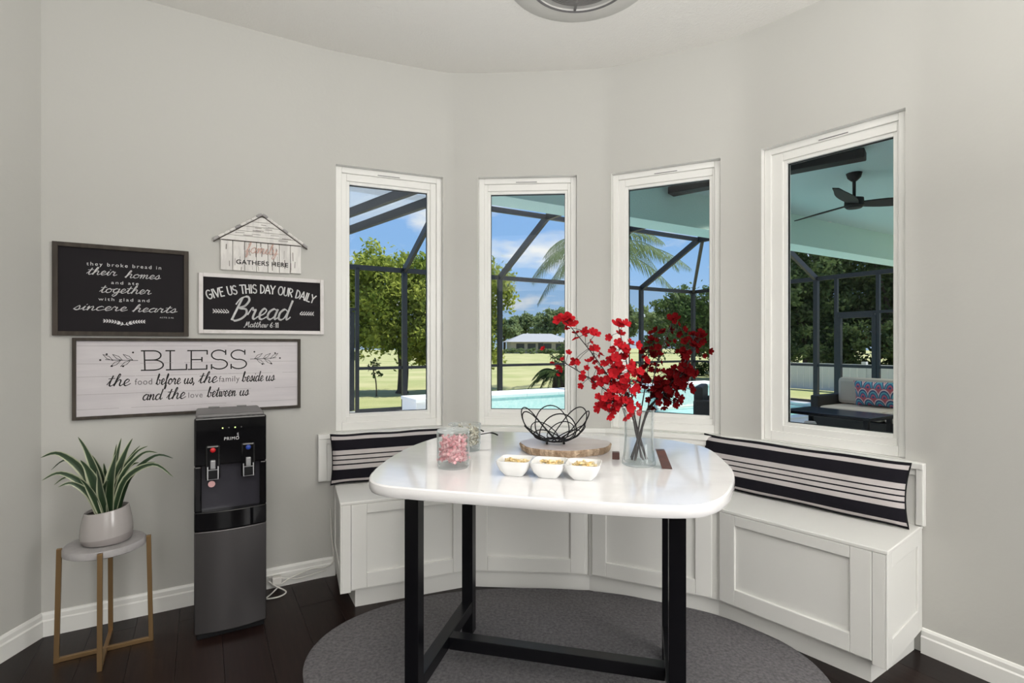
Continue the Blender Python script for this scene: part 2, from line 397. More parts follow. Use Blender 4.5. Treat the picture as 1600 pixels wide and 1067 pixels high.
# baseboards: profile swept along straight runs on the wall faces
def baseboard(name, p, q, side):
    d = (q-p).normalized(); n = Vector((d.y, -d.x))*side
    prof = [(0, 0), (.016, 0), (.016, .072), (.011, .078), (.011, .098), (.006, .108), (0, .110)]
    b = MB(); k = len(prof)
    b.add([(e.x+n.x*w, e.y+n.y*w, z) for e in (p, q) for w, z in prof], [tuple(range(k)), tuple(range(k, 2*k))]+[(i, (i+1) % k, k+(i+1) % k, k+i) for i in range(k)])
    return b.build(name, M['trim'], kind='structure')
bl_end = corn[0]-EU*.02
baseboard('baseboard_left', cleft+EU*.0, bl_end, 1)
baseboard('baseboard_left.001', Vector((-2.2, -3.5)), cleft+Vector((0, .01)), 1)
BASE0 = corn[0]
baseboard('baseboard_right', corn[4]-EV*.02, rend, 1)

# windows
for k in range(4):
    o0, d, n, th = fac[k]; s0, s1 = OPEN[k]
    w = empty('window_%d' % (k+1), (o0.x, o0.y, 0), th, kind='structure')
    D = REC+.045
    b = MB()   # painted lining of the recess
    b.add([(s0, 0, OZ0), (s0, D, OZ0), (s0, D, OZ1), (s0, 0, OZ1)], [(0, 1, 2, 3)]); b.add([(s1, 0, OZ0), (s1, D, OZ0), (s1, D, OZ1), (s1, 0, OZ1)], [(3, 2, 1, 0)])
    b.add([(s0, 0, OZ1), (s1, 0, OZ1), (s1, D, OZ1), (s0, D, OZ1)], [(0, 1, 2, 3)]); b.add([(s0, 0, OZ0), (s1, 0, OZ0), (s1, D, OZ0), (s0, D, OZ0)], [(3, 2, 1, 0)])
    b.build('window_reveal', M['trim'], w, fix=False)
    def ring(x0, x1, z0, z1, a0, a1, c0, c1, y0, y1, name, m, bev=.003):
        b = MB()
        b.box(x0, a0, y0, y1, z0, z1); b.box(a1, x1, y0, y1, z0, z1); b.box(a0, a1, y0, y1, z0, c0); b.box(a0, a1, y0, y1, c1, z1)
        return b.build(name, m, w, bevel=bev)
    i0, i1 = s0+.036, s1-.036
    ring(s0+.0005, s1-.0005, OZ0+.0005, OZ1-.0005, i0, i1, OZ0+.05, OZ1-.036, REC-.035, REC+.05, 'window_frame', M['trim'])
    ring(i0-.002, i1+.002, OZ0+.048, OZ1-.034, -GW-.018, GW+.018, GZ0-.018, GZ1+.018, REC-.022, REC+.04, 'window_sash', M['trim'])
    ring(-GW-.02, GW+.02, GZ0-.02, GZ1+.02, -GW, GW, GZ0, GZ1, REC-.012, REC+.03, 'glazing_bead', M['trim'], .002)
    ring(-GW-.001, GW+.001, GZ0-.001, GZ1+.001, -GW+.002, GW-.002, GZ0+.002, GZ1-.002, REC+.002, REC+.02, 'gasket', M['blackmatte'], 0)
    b = MB(); b.box(-.075, .06, REC-.037, REC-.034, OZ1-.030, OZ1-.026); b.build('vent_slot', M['greyplastic'], w)
    b = MB(); b.add([(-GW, REC+.008, GZ0), (GW, REC+.008, GZ0), (GW, REC+.008, GZ1), (-GW, REC+.008, GZ1)], [(0, 1, 2, 3)])
    b.build('window_pane', M['glass'], w, fix=False)

# ================================================================== BENCH
P = [Vector(p) for p in [(-.834, 2.735), (-.241, 2.977), (.43, 2.928), (1.035, 2.638), (1.457, 2.119)]]   # toe line
sd = [(P[i+1]-P[i]).normalized() for i in range(4)]; sn = [Vector((-d.y, d.x)) for d in sd]
def off(i, a): return P[i]+sn[i]*a
def poly_offset(a, e0=0., e1=0.):
    pts = [off(0, a)-sd[0]*e0]
    for i in range(1, 4): pts.append(isect(off(i-1, a), sd[i-1], off(i, a), sd[i]))
    pts.append(P[4]+sn[3]*a+sd[3]*e1); return pts
toe = poly_offset(0); front = poly_offset(-.035, .05, .05)
backp = [None]*5
wl = [(fac[i][0]-fac[i][2]*.001, fac[i][1]) for i in range(4)]
backp[0] = isect(front[0], sn[0], *wl[0]); backp[4] = isect(front[4], sn[3], *wl[3])
for i in range(1, 4): backp[i] = isect(wl[i-1][0], wl[i-1][1], wl[i][0], wl[i][1])
SEAT = .562
baseboard('baseboard_left.002', BASE0-EU*.022, Vector(backp[0])+(backp[0]-BASE0).normalized()*.0, 1)
names = ['white storage bench under the left window, beside the water cooler end', 'white storage bench under the second window from the left, behind the table',
         'white storage bench under the third window from the left, right of centre', 'white storage bench under the right window with a finished side panel']
for i in range(4):
    a, bb, c, dd_ = front[i], front[i+1], backp[i+1], backp[i]
    e = empty('storage_bench', (P[i].x, P[i].y, 0), math.atan2(sd[i].y, sd[i].x), names[i], 'bench', 'built-in storage benches under the windows')
    R = Matrix.Rotation(-math.atan2(sd[i].y, sd[i].x), 2)
    loc = lambda q: R @ (q-P[i])
    q = [loc(x) for x in (a, bb, c, dd_)]; t = [loc(x) for x in (toe[i], toe[i+1])]
    MB().prism(q, .10, .544).build('bench_carcass', M['cab'], e, bevel=.002)
    MB().prism([t[0]+Vector((.02, 0)) if i == 0 else t[0], t[1]-Vector((.012, 0)) if i == 3 else t[1], q[2]+Vector((-.02, -.01)), q[3]+Vector((.02, -.01))], 0, .10).build('toe_kick', M['cab'], e)
    x0, x1 = q[0].x, q[1].x; y = q[0].y; z0, z1 = .112, .545
    px0, px1 = (x0+.045 if i == 0 else x0+.022), (x1-.045 if i == 3 else x1-.022)
    b = MB(); T = .016; st = .078   # shaker door frame
    b.box(px0, px0+st, y-T, y, z0, z1); b.box(px1-st, px1, y-T, y, z0, z1); b.box(px0+st, px1-st, y-T, y, z0, z0+st); b.box(px0+st, px1-st, y-T, y, z1-.05, z1)
    door = b.build('bench_front', M['cab'], e, bevel=.003)
    MB().box(px0+st, px1-st, y-.004, y, z0+st, z1-.05).build('bench_panel', M['cab'], door)
    b = MB()
    if i == 0: b.box(x0, px0-.001, y-T, y+.01, .10, z1)
    elif i == 3: b.box(px1+.001, x1, y-T, y+.01, .10, z1)
    else: b.box(x0+.004, px0-.001, y-.008, y, .10, z1)
    b.build('corner_post', M['cab'], e, bevel=.002)
    if i in (0, 3):
        X = x0 if i == 0 else x1; s = -1 if i == 0 else 1; ym = q[3].y if i == 0 else q[2].y
        X0, X1 = (X-.008, X) if i == 0 else (X, X+.008)
        b = MB(); yy0, yy1 = y-T, ym-.004
        b.box(X0, X1, yy0, yy0+.06, .10, z1); b.box(X0, X1, yy1-.06, yy1, .10, z1); b.box(X0, X1, yy0+.06, yy1-.06, z1-.06, z1); b.box(X0, X1, yy0+.06, yy1-.06, .10, .20)
        b.build('side_frame', M['cab'], e, bevel=.002)
sf = [f-sn[min(i, 3)]*0 for i, f in enumerate(poly_offset(-.052, .06, .06))]
sb = [backp[0]-sd[0]*.01]+backp[1:4]+[backp[4]+sd[3]*.01]
o = MB().prism(sf+sb[::-1], .545, SEAT).build('window_seat_board', M['cab'], bevel=.004)
tag(o, 'continuous white seat board running round the bay over the storage benches', 'bench seat')

# backrest boards on the wall between seat and windows
br = empty('wainscot_panelling', (fac[1][0].x, fac[1][0].y, SEAT), 0, 'white panelled backrest with moulded cap on the wall under the windows', 'backrest')
org = Vector((fac[1][0].x, fac[1][0].y, SEAT))
def wall_path(off_):
    ls = [(f[0]-f[2]*off_, f[1]) for f in fac]
    pts = [isect(WV*EV-EV*off_, EU, *ls[0])]+[isect(*ls[i], *ls[i+1]) for i in range(3)]+[isect(ls[3][0], ls[3][1], WU*EU-EU*off_, -EV)]
    pts[0] = pts[0]-EU*.06 if False else pts[0]
    return [pts[0]-EU*.045]+pts+[pts[-1]-EV*.035]
def run(off0, off1, z0, z1, name, m, i0=0, i1=None, bev=.003):
    A_, B_ = wall_path(off0), wall_path(off1); i1 = i1 or len(A_)-1
    pl = [p for p in A_[i0:i1+1]]+[p for p in B_[i0:i1+1]][::-1]
    return MB().prism([(p.x-org.x, p.y-org.y) for p in pl], z0-SEAT, z1-SEAT).build(name, m, br, bevel=bev)
for i in range(6):
    run(.001, .022, SEAT, .828, 'back_panel', M['cab'], i, i+1, .002)
run(.001, .040, .812, .840, 'cap_moulding', M['cab'])
run(.001, .030, .782, .8125, 'cap_moulding', M['cab'])
# end stiles
A_, B_ = wall_path(.001), wall_path(.036)
for i, j in ((0, 1), (6, 5)):
    d = (A_[j]-A_[i]).normalized()
    wd = .05 if i == 0 else .03
    pl = [A_[i], A_[i]+d*wd, B_[i]+d*wd, B_[i]]
    MB().prism([(p.x-org.x, p.y-org.y) for p in pl], .004, .268).build('end_stile', M['cab'], br, bevel=.004)

# ================================================================== RUG, TABLE
rug = MB(); prof = [(0, .0015), (1.0, .0015), (1.004, .006), (.998, .013), (.985, .016), (0, .016)]
seg = 96
vs = []; 
for r, z in prof[1:5]:
    for k in range(seg):
        a = 2*PI*k/seg; vs.append((1.09*r*math.cos(a), .66*r*math.sin(a), z))
rug.add(vs, [(i*seg+k, i*seg+(k+1) % seg, (i+1)*seg+(k+1) % seg, (i+1)*seg+k) for i in range(3) for k in range(seg)]+[tuple(range(seg))[::-1], tuple(range(3*seg, 4*seg))], True)
o = rug.build('rug', M['rug']); o.location = (.196, 2.262, 0); o.rotation_euler = (0, 0, math.radians(-6))
tag(o, 'oval charcoal grey rug on the dark floor under the table', 'rug')

TA = math.radians(-14.04); TOP = .913
tbl = empty('dining_table', (.165, 2.095, 0), TA, 'white quartz topped dining table with black metal trestle legs on the grey rug', 'table')
# outline traced as a rounded table top (local coordinates)
ol = [(-.487, .545), (-.25, .578), (.08, .583), (.34, .566), (.47, .53), (.61, .385), (.655, .13), (.655, -.10), (.605, -.34), (.54, -.475), (.45, -.535), (.25, -.556), (-.07, -.556), (-.37, -.55), (-.475, -.535), (-.545, -.475), (-.60, -.34), (-.645, -.10), (-.655, .15), (-.61, .385)]
oc = [(p.x, p.y) for p in catmull([(x, y, 0) for x, y in ol], 6, True)]
n = len(oc); tp = MB(); vs = []
for ins, z in ((.014, TOP-.040), (.004, TOP-.036), (0, TOP-.028), (0, TOP-.012), (.002, TOP-.004), (.008, TOP)):
    for x, y in oc:
        r = math.hypot(x, y); vs.append((x*(1-ins/r), y*(1-ins/r), z))
tp.add(vs, [(i*n+k, i*n+(k+1) % n, (i+1)*n+(k+1) % n, (i+1)*n+k) for i in range(5) for k in range(n)]+[tuple(range(n))[::-1], tuple(range(5*n, 6*n))], True)
tp.build('table_top', M['quartz'], tbl, angle=math.radians(33))
LX, LY, S = .45, .304, .026; ly0 = -.02; RUGZ = .016
for sx in (-1, 1):
    for sy in (-1, 1):
        MB().box(sx*LX-S, sx*LX+S, ly0+sy*LY-S, ly0+sy*LY+S, RUGZ, TOP-.040).build('leg', M['black'], tbl, bevel=.002)
    MB().box(sx*LX-S+.001, sx*LX+S-.001, ly0-LY+S, ly0+LY-S, .118, .168).build('side_stretcher', M['black'], tbl, bevel=.002)
    MB().box(sx*LX-S+.001, sx*LX+S-.001, ly0-LY+S, ly0+LY-S, TOP-.08, TOP-.041).build('top_rail', M['black'], tbl, bevel=.002)
MB().box(-LX+S, LX-S, ly0-S, ly0+S, .118, .168).build('long_stretcher', M['black'], tbl, bevel=.002)
MB().box(-LX+S, LX-S, ly0-S, ly0+S, TOP-.08, TOP-.041).build('top_rail', M['black'], tbl, bevel=.002)

# ------------------------------------------------------------------ things on the table
Z0 = TOP+.0005
def candy_mesh(m, L_=.030, R_=.0075):
    b = MB(); b.tube([(-L_*.75, 0, 0), (-L_*.5, 0, 0), (-L_*.42, 0, 0), (-L_*.25, 0, 0), (L_*.25, 0, 0), (L_*.42, 0, 0), (L_*.5, 0, 0), (L_*.75, 0, 0)], [R_*.9, R_*.3, R_*.6, R_, R_, R_*.6, R_*.3, R_*.9], 7)
    return b
def jar(name, x, y, r, h, label, lid=True):
    e = empty(name, (x, y, Z0), 0, label, 'jar')
    b = MB(); b.lathe([(0, .0), (r*.92, 0), (r*.97, .006), (r*.97, .02), (r, .03), (r, h-.02), (r*1.03, h)], 40); b.build('jar_body', M['clear'], e, fix=False)
    b = MB(); b.lathe([(0, .012), (r*.9, .012), (r*.94, .022), (r*.95, h-.004)], 40); b.build('jar_lining', M['clear'], e, fix=False)
    b = MB(); b.lathe([(r*.97, -.0025), (r*1.035, -.0015), (r*1.035, .0015), (r*.97, .0025)], 40, (0, 0, h), True); b.build('jar_rim', M['clear'], e, fix=False)
    if lid:
        l = MB(); l.lathe([(0, h+.002), (r*.99, h+.002), (r*1.02, h+.005), (r*.98, h+.010), (r*.25, h+.012), (.006, h+.013), (.006, h+.020), (.018, h+.024), (.019, h+.030), (.012, h+.034), (0, h+.035)], 40); l.build('jar_lid', M['clear'], e, fix=False)
    return e
JX, JY = -.2157, 1.935
jar('candy_jar', JX, JY, .059, .128, 'clear lidded glass jar of pink candies on the left of the table')
proto = None
def fill(cx, cy, z0, z1, r, cnt, m, name, label, cat, group, L_=.030, R_=.0075, rot=0, square=False, dome=0):
    proto = None; cols = [0]
    i = 0
    for i in range(cnt):
        f = (i+.5)/cnt; z = z0+(z1-z0)*f
        if square:
            lx, ly = random.uniform(-r, r), random.uniform(-r, r); z = z0+random.uniform(0, .5)*(z1-z0)+(1-max(abs(lx), abs(ly))/r)*(z1-z0)*.5
            x = cx+lx*math.cos(rot)-ly*math.sin(rot); y = cy+lx*math.sin(rot)+ly*math.cos(rot)
            ex, ez = random.uniform(-.25, .25), random.uniform(0, PI)
        else:
            a = i*2.399; rr = r*math.sqrt(random.uniform(.25, 1)); x, y = cx+rr*math.cos(a), cy+rr*math.sin(a)
            ex, ez = random.uniform(-.9, .9), random.uniform(0, PI)
        if proto is None:
            proto = candy_mesh(m, L_, R_).build(name, m); o = proto; tag(o, label, cat, group)
        else: o = proto.copy(); C.objects.link(o)
        o.location = (x, y, z); o.rotation_euler = (random.uniform(-.5, .5), ex, ez)
fill(JX, JY, Z0+.028, Z0+.104, .043, 110, M['pink'], 'wrapped_candy', 'pink wrapped candy heaped inside the clear lidded jar', 'candy', 'pink candies in the lidded jar', .028, .0068)
JX2, JY2 = -.192, 2.25
jar('glass_tumbler', JX2, JY2, .058, .112, 'open clear glass jar of silver sweets behind the pink candy jar', False)
fill(JX2, JY2, Z0+.028, Z0+.092, .042, 80, M['silverfoil'], 'foil_candy', 'silver foil sweet inside the open jar behind the pink candies', 'candy', 'silver sweets in the open jar', .026, .007)

# eyeglasses behind the tumbler
g = empty('eyeglasses', (-.215, 2.46, Z0), math.radians(-56), 'black framed eyeglasses lying at the back of the table behind the jars', 'eyeglasses')
for sx in (-1, 1):
    ringp = [(sx*.035+.026*math.cos(t), 0, .026+.021*math.sin(t)) for t in [2*PI*k/20 for k in range(20)]]
    MB().tube(ringp, .0018, 6, True).build('lens_rim', M['blackmatte'], g)
    b = MB(); b.add([(sx*.035+.026*math.cos(t), 0, .026+.021*math.sin(t)) for t in [2*PI*k/20 for k in range(20)]], [tuple(range(20))]); b.build('lens', M['clear'], g, fix=False)
    MB().tube(catmull([(sx*.062, 0, .034), (sx*.066, .05, .037), (sx*.066, .10, .038), (sx*.064, .135, .024)], 5), [.0022]*10+[.0035]*6, 6).build('temple', M['blackmatte'], g)
MB().tube(catmull([(-.010, 0, .030), (0, .0, .035), (.010, 0, .030)], 4), .0018, 6).build('bridge', M['blackmatte'], g)

# wood slab and wire bowl
sl = empty('wood_slab', (.224, 2.24, Z0), 0, 'round live edge wood slab with bark rim under the black wire bowl', 'serving board')
seg = 72; jr = [1+.025*math.sin(3*a+1)+.018*math.sin(7*a)+random.uniform(-.008, .008) for a in [2*PI*k/seg for k in range(seg)]]
def slab_ring(r, z, j=0.): return [(.192*r*jr[k]*math.cos(2*PI*k/seg)*(1+random.uniform(-j, j)), .158*r*jr[k]*math.sin(2*PI*k/seg)*(1+random.uniform(-j, j)), z) for k in range(seg)]
b = MB(); b.add(slab_ring(.955, 0)+slab_ring(.985, .031), [tuple(range(seg))[::-1], tuple(range(seg, 2*seg))]+[(k, (k+1) % seg, seg+(k+1) % seg, seg+k) for k in range(seg)]); b.build('slab_face', M['slabwood'], sl)
b = MB(); rs = [slab_ring(.95, .0005, .0), slab_ring(.985, .006, .008), slab_ring(1.0, .015, .010), slab_ring(1.012, .024, .008), slab_ring(.99, .0305, .003)]
b.add(sum(rs, []), [(i*seg+k, i*seg+(k+1) % seg, (i+1)*seg+(k+1) % seg, (i+1)*seg+k) for i in range(4) for k in range(seg)]); b.build('bark_rim', M['slabbark'], sl)
SZ = Z0+.0315
wb = empty('wire_bowl', (.182, 2.24, SZ), 0, 'black wire bowl of interlaced loops standing on the wood slab', 'bowl')
for k in range(6):
    a = 2*PI*k/6+PI/6+.06; loop = []
    for t in [2*PI*i/36 for i in range(36)]:
        s_ = math.cos(t)   # -1 bottom .. 1 top
        hh = (1+s_)/2; rad = .030+.117*math.sin(hh*PI/2*.92); tz = .012+.150*(1-math.cos(hh*PI/2*.92))
        ang = a+(math.sin(t)*.082)/max(rad, .06)
        loop.append((rad*math.cos(ang), rad*math.sin(ang), tz))
    MB().tube(loop, .0026, 6, True).build('wire_loop', M['blackmatte'], wb)
for k in range(6):
    a = 2*PI*k/6+.06; loop = []
    for t in [2*PI*i/30 for i in range(30)]:
        hh = (1+math.cos(t))/2*.66; rad = .034+.117*math.sin(hh*PI/2*.92); tz = .011+.150*(1-math.cos(hh*PI/2*.92)); ang = a+(math.sin(t)*.066)/max(rad, .06)
        loop.append((rad*math.cos(ang), rad*math.sin(ang), tz))
    MB().tube(loop, .0023, 6, True).build('wire_loop', M['blackmatte'], wb)
MB().tube([(.048*math.cos(t), .048*math.sin(t), .014) for t in [2*PI*i/36 for i in range(36)]], .003, 6, True).build('base_ring', M['blackmatte'], wb)
for k in range(4):
    a = PI/4+PI/2*k; b = MB(); b.tube([(.048*math.cos(a), .048*math.sin(a), .014), (.050*math.cos(a), .050*math.sin(a), .006)], .0025, 6); b.blob((.050*math.cos(a), .050*math.sin(a), .0055), .0055, .0055, .0055, 8, 6); b.build('ball_foot', M['blackmatte'], wb)

# three part dish
DA = math.radians(-14.5); dx, dy = .126, 1.800
ds = empty('divided_dish', (dx, dy, Z0), DA, 'white porcelain dish of three joined square bowls with gold candies', 'dish')
def square_bowl(cx, half, hb, h):
    b = MB(); n = 10; prof = [(hb, 0), (hb+(half-hb)*.55, h*.35), (half*.95, h*.75), (half, h), (half-.004, h), (half*.95-.006, h*.75), (hb+(half-hb)*.5-.004, h*.38), (hb*.85, .006)]
    def sq(r, z):
        out = []
        for k in range(32):
            a = 2*PI*(k+.5)/32; c_, s_ = math.cos(a), math.sin(a); p = 7
            d_ = (abs(c_)**p+abs(s_)**p)**(-1/p); out.append((cx+r*d_*c_, r*d_*s_, z))
        return out
    vs = sum([sq(r, z) for r, z in prof], []); m_ = len(prof)
    b.add(vs, [(i*32+k, i*32+(k+1) % 32, (i+1)*32+(k+1) % 32, (i+1)*32+k) for i in range(m_-1) for k in range(32)]+[tuple(range(32))[::-1], tuple(range((m_-1)*32, m_*32))], True)
    return b
for i, cx in enumerate((-.118, 0, .118)):
    square_bowl(cx, .060, .032, .054).build('bowl', M['bowl'], ds)
    p = Vector((cx, 0)); p.rotate(Matrix.Rotation(DA, 2)) if False else None
    wx, wy = dx+cx*math.cos(DA), dy+cx*math.sin(DA)
    fill(wx, wy, Z0+.030, Z0+.058, .037, 26, M['goldfoil'], 'gold_candy', 'small gold wrapped candy in the %s bowl of the white three part dish' % ('left', 'middle', 'right')[i], 'candy', 'gold candies in the %s bowl' % ('left', 'middle', 'right')[i], .022, .0055, DA, True)

# vase with blossom branches
VX, VY = .475, 1.975
va = empty('glass_vase', (VX, VY, Z0), 0, 'tall clear glass vase holding red blossom branches', 'vase')
b = MB(); b.lathe([(0, 0), (.055, 0), (.062, .004), (.0625, .012), (.057, .04), (.053, .09), (.052, .14), (.053, .18), (.056, .200), (.057, .206)], 44); b.build('vase_body', M['clear'], va, fix=False)
b = MB(); b.lathe([(0, .012), (.052, .012), (.056, .018), (.053, .05), (.050, .12), (.053, .205)], 44); b.build('vase_lining', M['clear'], va, fix=False)
b = MB(); b.lathe([(.0545, -.002), (.0585, -.0015), (.059, .0015), (.055, .002)], 44, (0, 0, .206), True); b.build('vase_rim', M['clear'], va, fix=False)
def blossom_mesh(m):
    b = MB(); 
    for k in range(5):
        a = 2*PI*k/5; ca, sa = math.cos(a), math.sin(a); vs = []
        for r, w, z in ((.08, .10, .0), (.40, .36, .12), (.72, .44, .26), (.95, .30, .40), (1.02, .08, .44)):
            for q, dz in ((-1, .06), (0, 0), (1, .06)):
                vs.append((r*ca-q*w*sa, r*sa+q*w*ca, z+dz+(.03 if k % 2 else 0)))
        b.add(vs, [(i*3+j, i*3+j+1, (i+1)*3+j+1, (i+1)*3+j) for i in range(4) for j in range(2)], True)
    b.blob((0, 0, .12), .13, .13, .16, 6, 4)
    return b
protoB = {}
def blossom(m, loc, s, parent, dir_):
    if m not in protoB:
        o = blossom_mesh(M[m]).build('blossom', M[m], parent, fix=False); protoB[m] = o
    else:
        o = protoB[m].copy(); C.objects.link(o); o.parent = parent
    o.location = loc; o.scale = (s, s, s); q = Vector(dir_).normalized().to_track_quat('Z', 'Y'); o.rotation_euler = q.to_euler()
    return o
# tips as offsets (x, y, z) from the vase foot with blossom counts; labels tell them apart by reach
K = 1.975/824
branches = [
 ((885-1000)*K, .03, .545, 'petal', 22, .0165, 'long red blossom branch leaning furthest left over the wire bowl', [(1.0, .030), (.90, .034)]),
 ((865-1000)*K, .10, .41, 'petal', 16, .013, 'lower red blossom branch reaching left in front of the second window', []),
 ((955-1000)*K, -.04, .42, 'petal', 26, .0165, 'bushy red blossom branch leaning left between the first and upright ones', [(.62, .026)]),
 ((968-1000)*K, .0, .520, 'petal', 12, .0155, 'upright red blossom branch with one large flower at its tip', [(1.0, .029), (.85, .019)]),
 ((940-1000)*K, -.05, .245, 'petal', 26, .0155, 'low drooping red blossom spray at the left lip of the vase', [(.72, .02)]),
 ((1022-1000)*K, .06, .44, 'petal_backlit', 20, .012, 'slender red blossom branch coloured as backlit, rising straight above the vase', []),
 ((1058-1000)*K, .03, .545, 'petal_backlit', 22, .0135, 'tall red blossom branch coloured as backlit, right of the vase topped by a flower', [(1.0, .027)]),
 ((1098-1000)*K, .0, .48, 'petal_backlit', 32, .0135, 'red blossom branch coloured as backlit, leaning furthest right', [(1.0, .022), (.84, .026)]),
 ((1072-1000)*K, -.05, .36, 'petal_backlit', 44, .0130, 'bushy red blossom branch coloured as backlit, low on the right of the vase', [(.7, .022)]),
 ((1052-1000)*K, -.02, .31, 'petal_backlit', 34, .0125, 'short red blossom branch coloured as backlit, just right of the vase mouth', []),
]
for bi, (tx, ty, tz, m, nb, bs, lab, big) in enumerate(branches):
    e = empty('blossom_branch', (VX, VY, Z0+.018), 0, lab, 'flower branch', 'red blossom branches in the vase')
    sgn = -1 if tx > 0 else 1
    mouth = Vector((max(-.038, min(.038, tx*.25)), ty*.2, .19))
    foot = Vector((sgn*random.uniform(.012, .038), random.uniform(-.03, .03), .002))
    tip = Vector((tx, ty, tz-.018))
    midp = mouth.lerp(tip, .5)+Vector((random.uniform(-.015, .015), random.uniform(-.02, .02), .012))
    pts = catmull([foot, foot.lerp(mouth, .5)+Vector((0, .004, 0)), mouth, midp, tip], 6)
    npt = len(pts); MB().tube(pts, [.0036-.0022*i/npt for i in range(npt)], 6).build('stem', M['twig'], e)
    def at(t):   # t 0 at the mouth, 1 at the tip
        k = 12+t*(npt-1-12); i = min(int(k), npt-2); return pts[i].lerp(pts[i+1], k-i)
    used = []
    tw = MB(); drop = bi == 4
    for k in range(int(nb*1.7)):
        t = (.03 if drop else .22)+(.74 if not drop else .8)*random.random(); base = at(t); spread = .026+.036*(1-abs(t-.5))
        dirv = Vector((random.gauss(0, 1), random.gauss(0, 1)*.8, random.gauss(0, .9)-(.5 if drop else -.15)))
        dirv.normalize(); pos = base+dirv*spread*random.uniform(.3, 1.25)
        tw.tube([base, base.lerp(pos, .6)+Vector((0, 0, .003)), pos], .0010, 4)
        blossom(m, pos, bs*random.uniform(.65, 1.25), e, dirv+Vector((0, -.9, .3)))
    tw.build('twigs', M['twig'], e, fix=False)
    for t, s in big:
        p = at(min(t, .999)); blossom(m, p, s, e, Vector((random.uniform(-.3, .3), -.55, .75)))

# acrylic stand behind the vase: pane held by two wooden feet
st = empty('photo_stand', (.487, 2.06, Z0), math.radians(-10), 'clear upright acrylic frame in two red brown wooden feet behind the vase', 'photo frame')
MB().box(-.066, .066, -.002, .002, .004, .20).build('acrylic_pane', M['clear'], st)
MB().box(-.094, -.066, -.014, .014, 0, .027).build('wooden_foot', M['walnut'], st, bevel=.0015)
b = MB(); b.add([(x, y, z) for y in (-.142, -.112) for x, z in ((.082, 0), (.118, 0), (.092, .066), (.060, .066))], [(0, 1, 2, 3), (4, 5, 6, 7), (0, 1, 5, 4), (1, 2, 6, 5), (2, 3, 7, 6), (3, 0, 4, 7)]); b.build('wooden_foot', M['walnut'], st, bevel=.0015)

# ================================================================== CUSHIONS
def stripes():
    m = bpy.data.materials.new('striped_cotton'); m.use_nodes = True; t = m.node_tree; b = t.nodes['Principled BSDF']; b.inputs['Roughness'].default_value = .9
    b.inputs['Specular IOR Level'].default_value = .15
    at = N(t, 'ShaderNodeAttribute', attribute_name='tint')
    bk, wh = (.010, .009, .013), (.50, .46, .455)
    st_ = [(0, bk), (.03, wh), (.085, bk), (.29, wh), (.375, bk), (.40, wh), (.465, bk), (.49, wh), (.555, bk), (.58, wh), (.665, bk), (.88, wh), (.955, bk)]
    r = ramp(t, st_, 'CONSTANT'); t.links.new(at.outputs['Fac'], r.inputs[0]); t.links.new(r.outputs[0], b.inputs['Base Color'])
    co = N(t, 'ShaderNodeTexCoord'); n = N(t, 'ShaderNodeTexNoise', Scale=260.0, Detail=2.0); t.links.new(co.outputs['Object'], n.inputs[0]); bp = N(t, 'ShaderNodeBump', Strength=.35, Distance=.003)
    t.links.new(n.outputs[0], bp.inputs['Height']); t.links.new(bp.outputs[0], b.inputs['Normal']); return m
M['stripe'] = stripes()
def cushion(name, loc, rz, Lc, Hc, lean, label):
    e = empty(name, loc, rz, label, 'cushion', 'striped lumbar cushions on the bench')
    b = MB(); nx, nz = 48, 20
    for side in (-1, 1):
        vs = []; at = []
        for j in range(nz+1):
            for i in range(nx+1):
                s, t = i/nx*2-1, j/nz*2-1
                ex = (1-abs(s)**5)**.55 if abs(s) < 1 else 0; ez = (1-t*t)**.5 if abs(t) < 1 else 0
                th = .050*ex*ez+.001*(1 if abs(s) < 1 and abs(t) < 1 else 0)
                th *= 1+.07*math.sin(9*s+2*t+side)*math.cos(5*t+s*3)
                pinch = 1-.035*(1-t*t)*(abs(s)**8); zp = 1-.05*(1-s**6)*abs(t)**3 - .016*(math.sin(7.3*s+1)*abs(t)**4)
                vs.append((s*Lc/2*pinch, side*th, Hc/2+t*Hc/2*zp)); at.append((t+1)/2*.999+.0005)
        b.add(vs, [(j*(nx+1)+i, j*(nx+1)+i+1, (j+1)*(nx+1)+i+1, (j+1)*(nx+1)+i) for j in range(nz) for i in range(nx)], True, at)
    o = b.build('cushion_body', M['stripe'], e, angle=math.radians(120)); o.rotation_euler = (lean, 0, 0)
    edge = [(s*Lc/2*(1-.035*(1-t*t)*(abs(s)**8)), 0, Hc/2+t*Hc/2*(1-.05*(1-s**6)*abs(t)**3-.016*math.sin(7.3*s+1)*abs(t)**4)) for s, t in
            [(-1+2*k/40, -1) for k in range(40)]+[(1, -1+2*k/14) for k in range(14)]+[(1-2*k/40, 1) for k in range(40)]+[(-1, 1-2*k/14) for k in range(14)]]
    p = MB(); p.tube(edge, .0035, 5, True); q = p.build('piping', M['blackmatte'], e); q.rotation_euler = (lean, 0, 0)
    return e
d4 = fac[3][1]; n4 = fac[3][2]
cR = Vector((1.745, 2.33))-d4*.47-n4*.065
cushion('striped_cushion', (cR.x, cR.y, SEAT+.004), fac[3][3], .985, .285, math.radians(-8), 'long black and white striped cushion on the bench under the right window')
d1 = fac[0][1]; n1 = fac[0][2]
cL = Vector((-1.04, 3.02))+d1*.335-n1*.03
cushion('striped_cushion.001', (cL.x, cL.y, SEAT+.004), fac[0][3], .67, .285, math.radians(-9), 'black and white striped cushion on the bench under the left window')

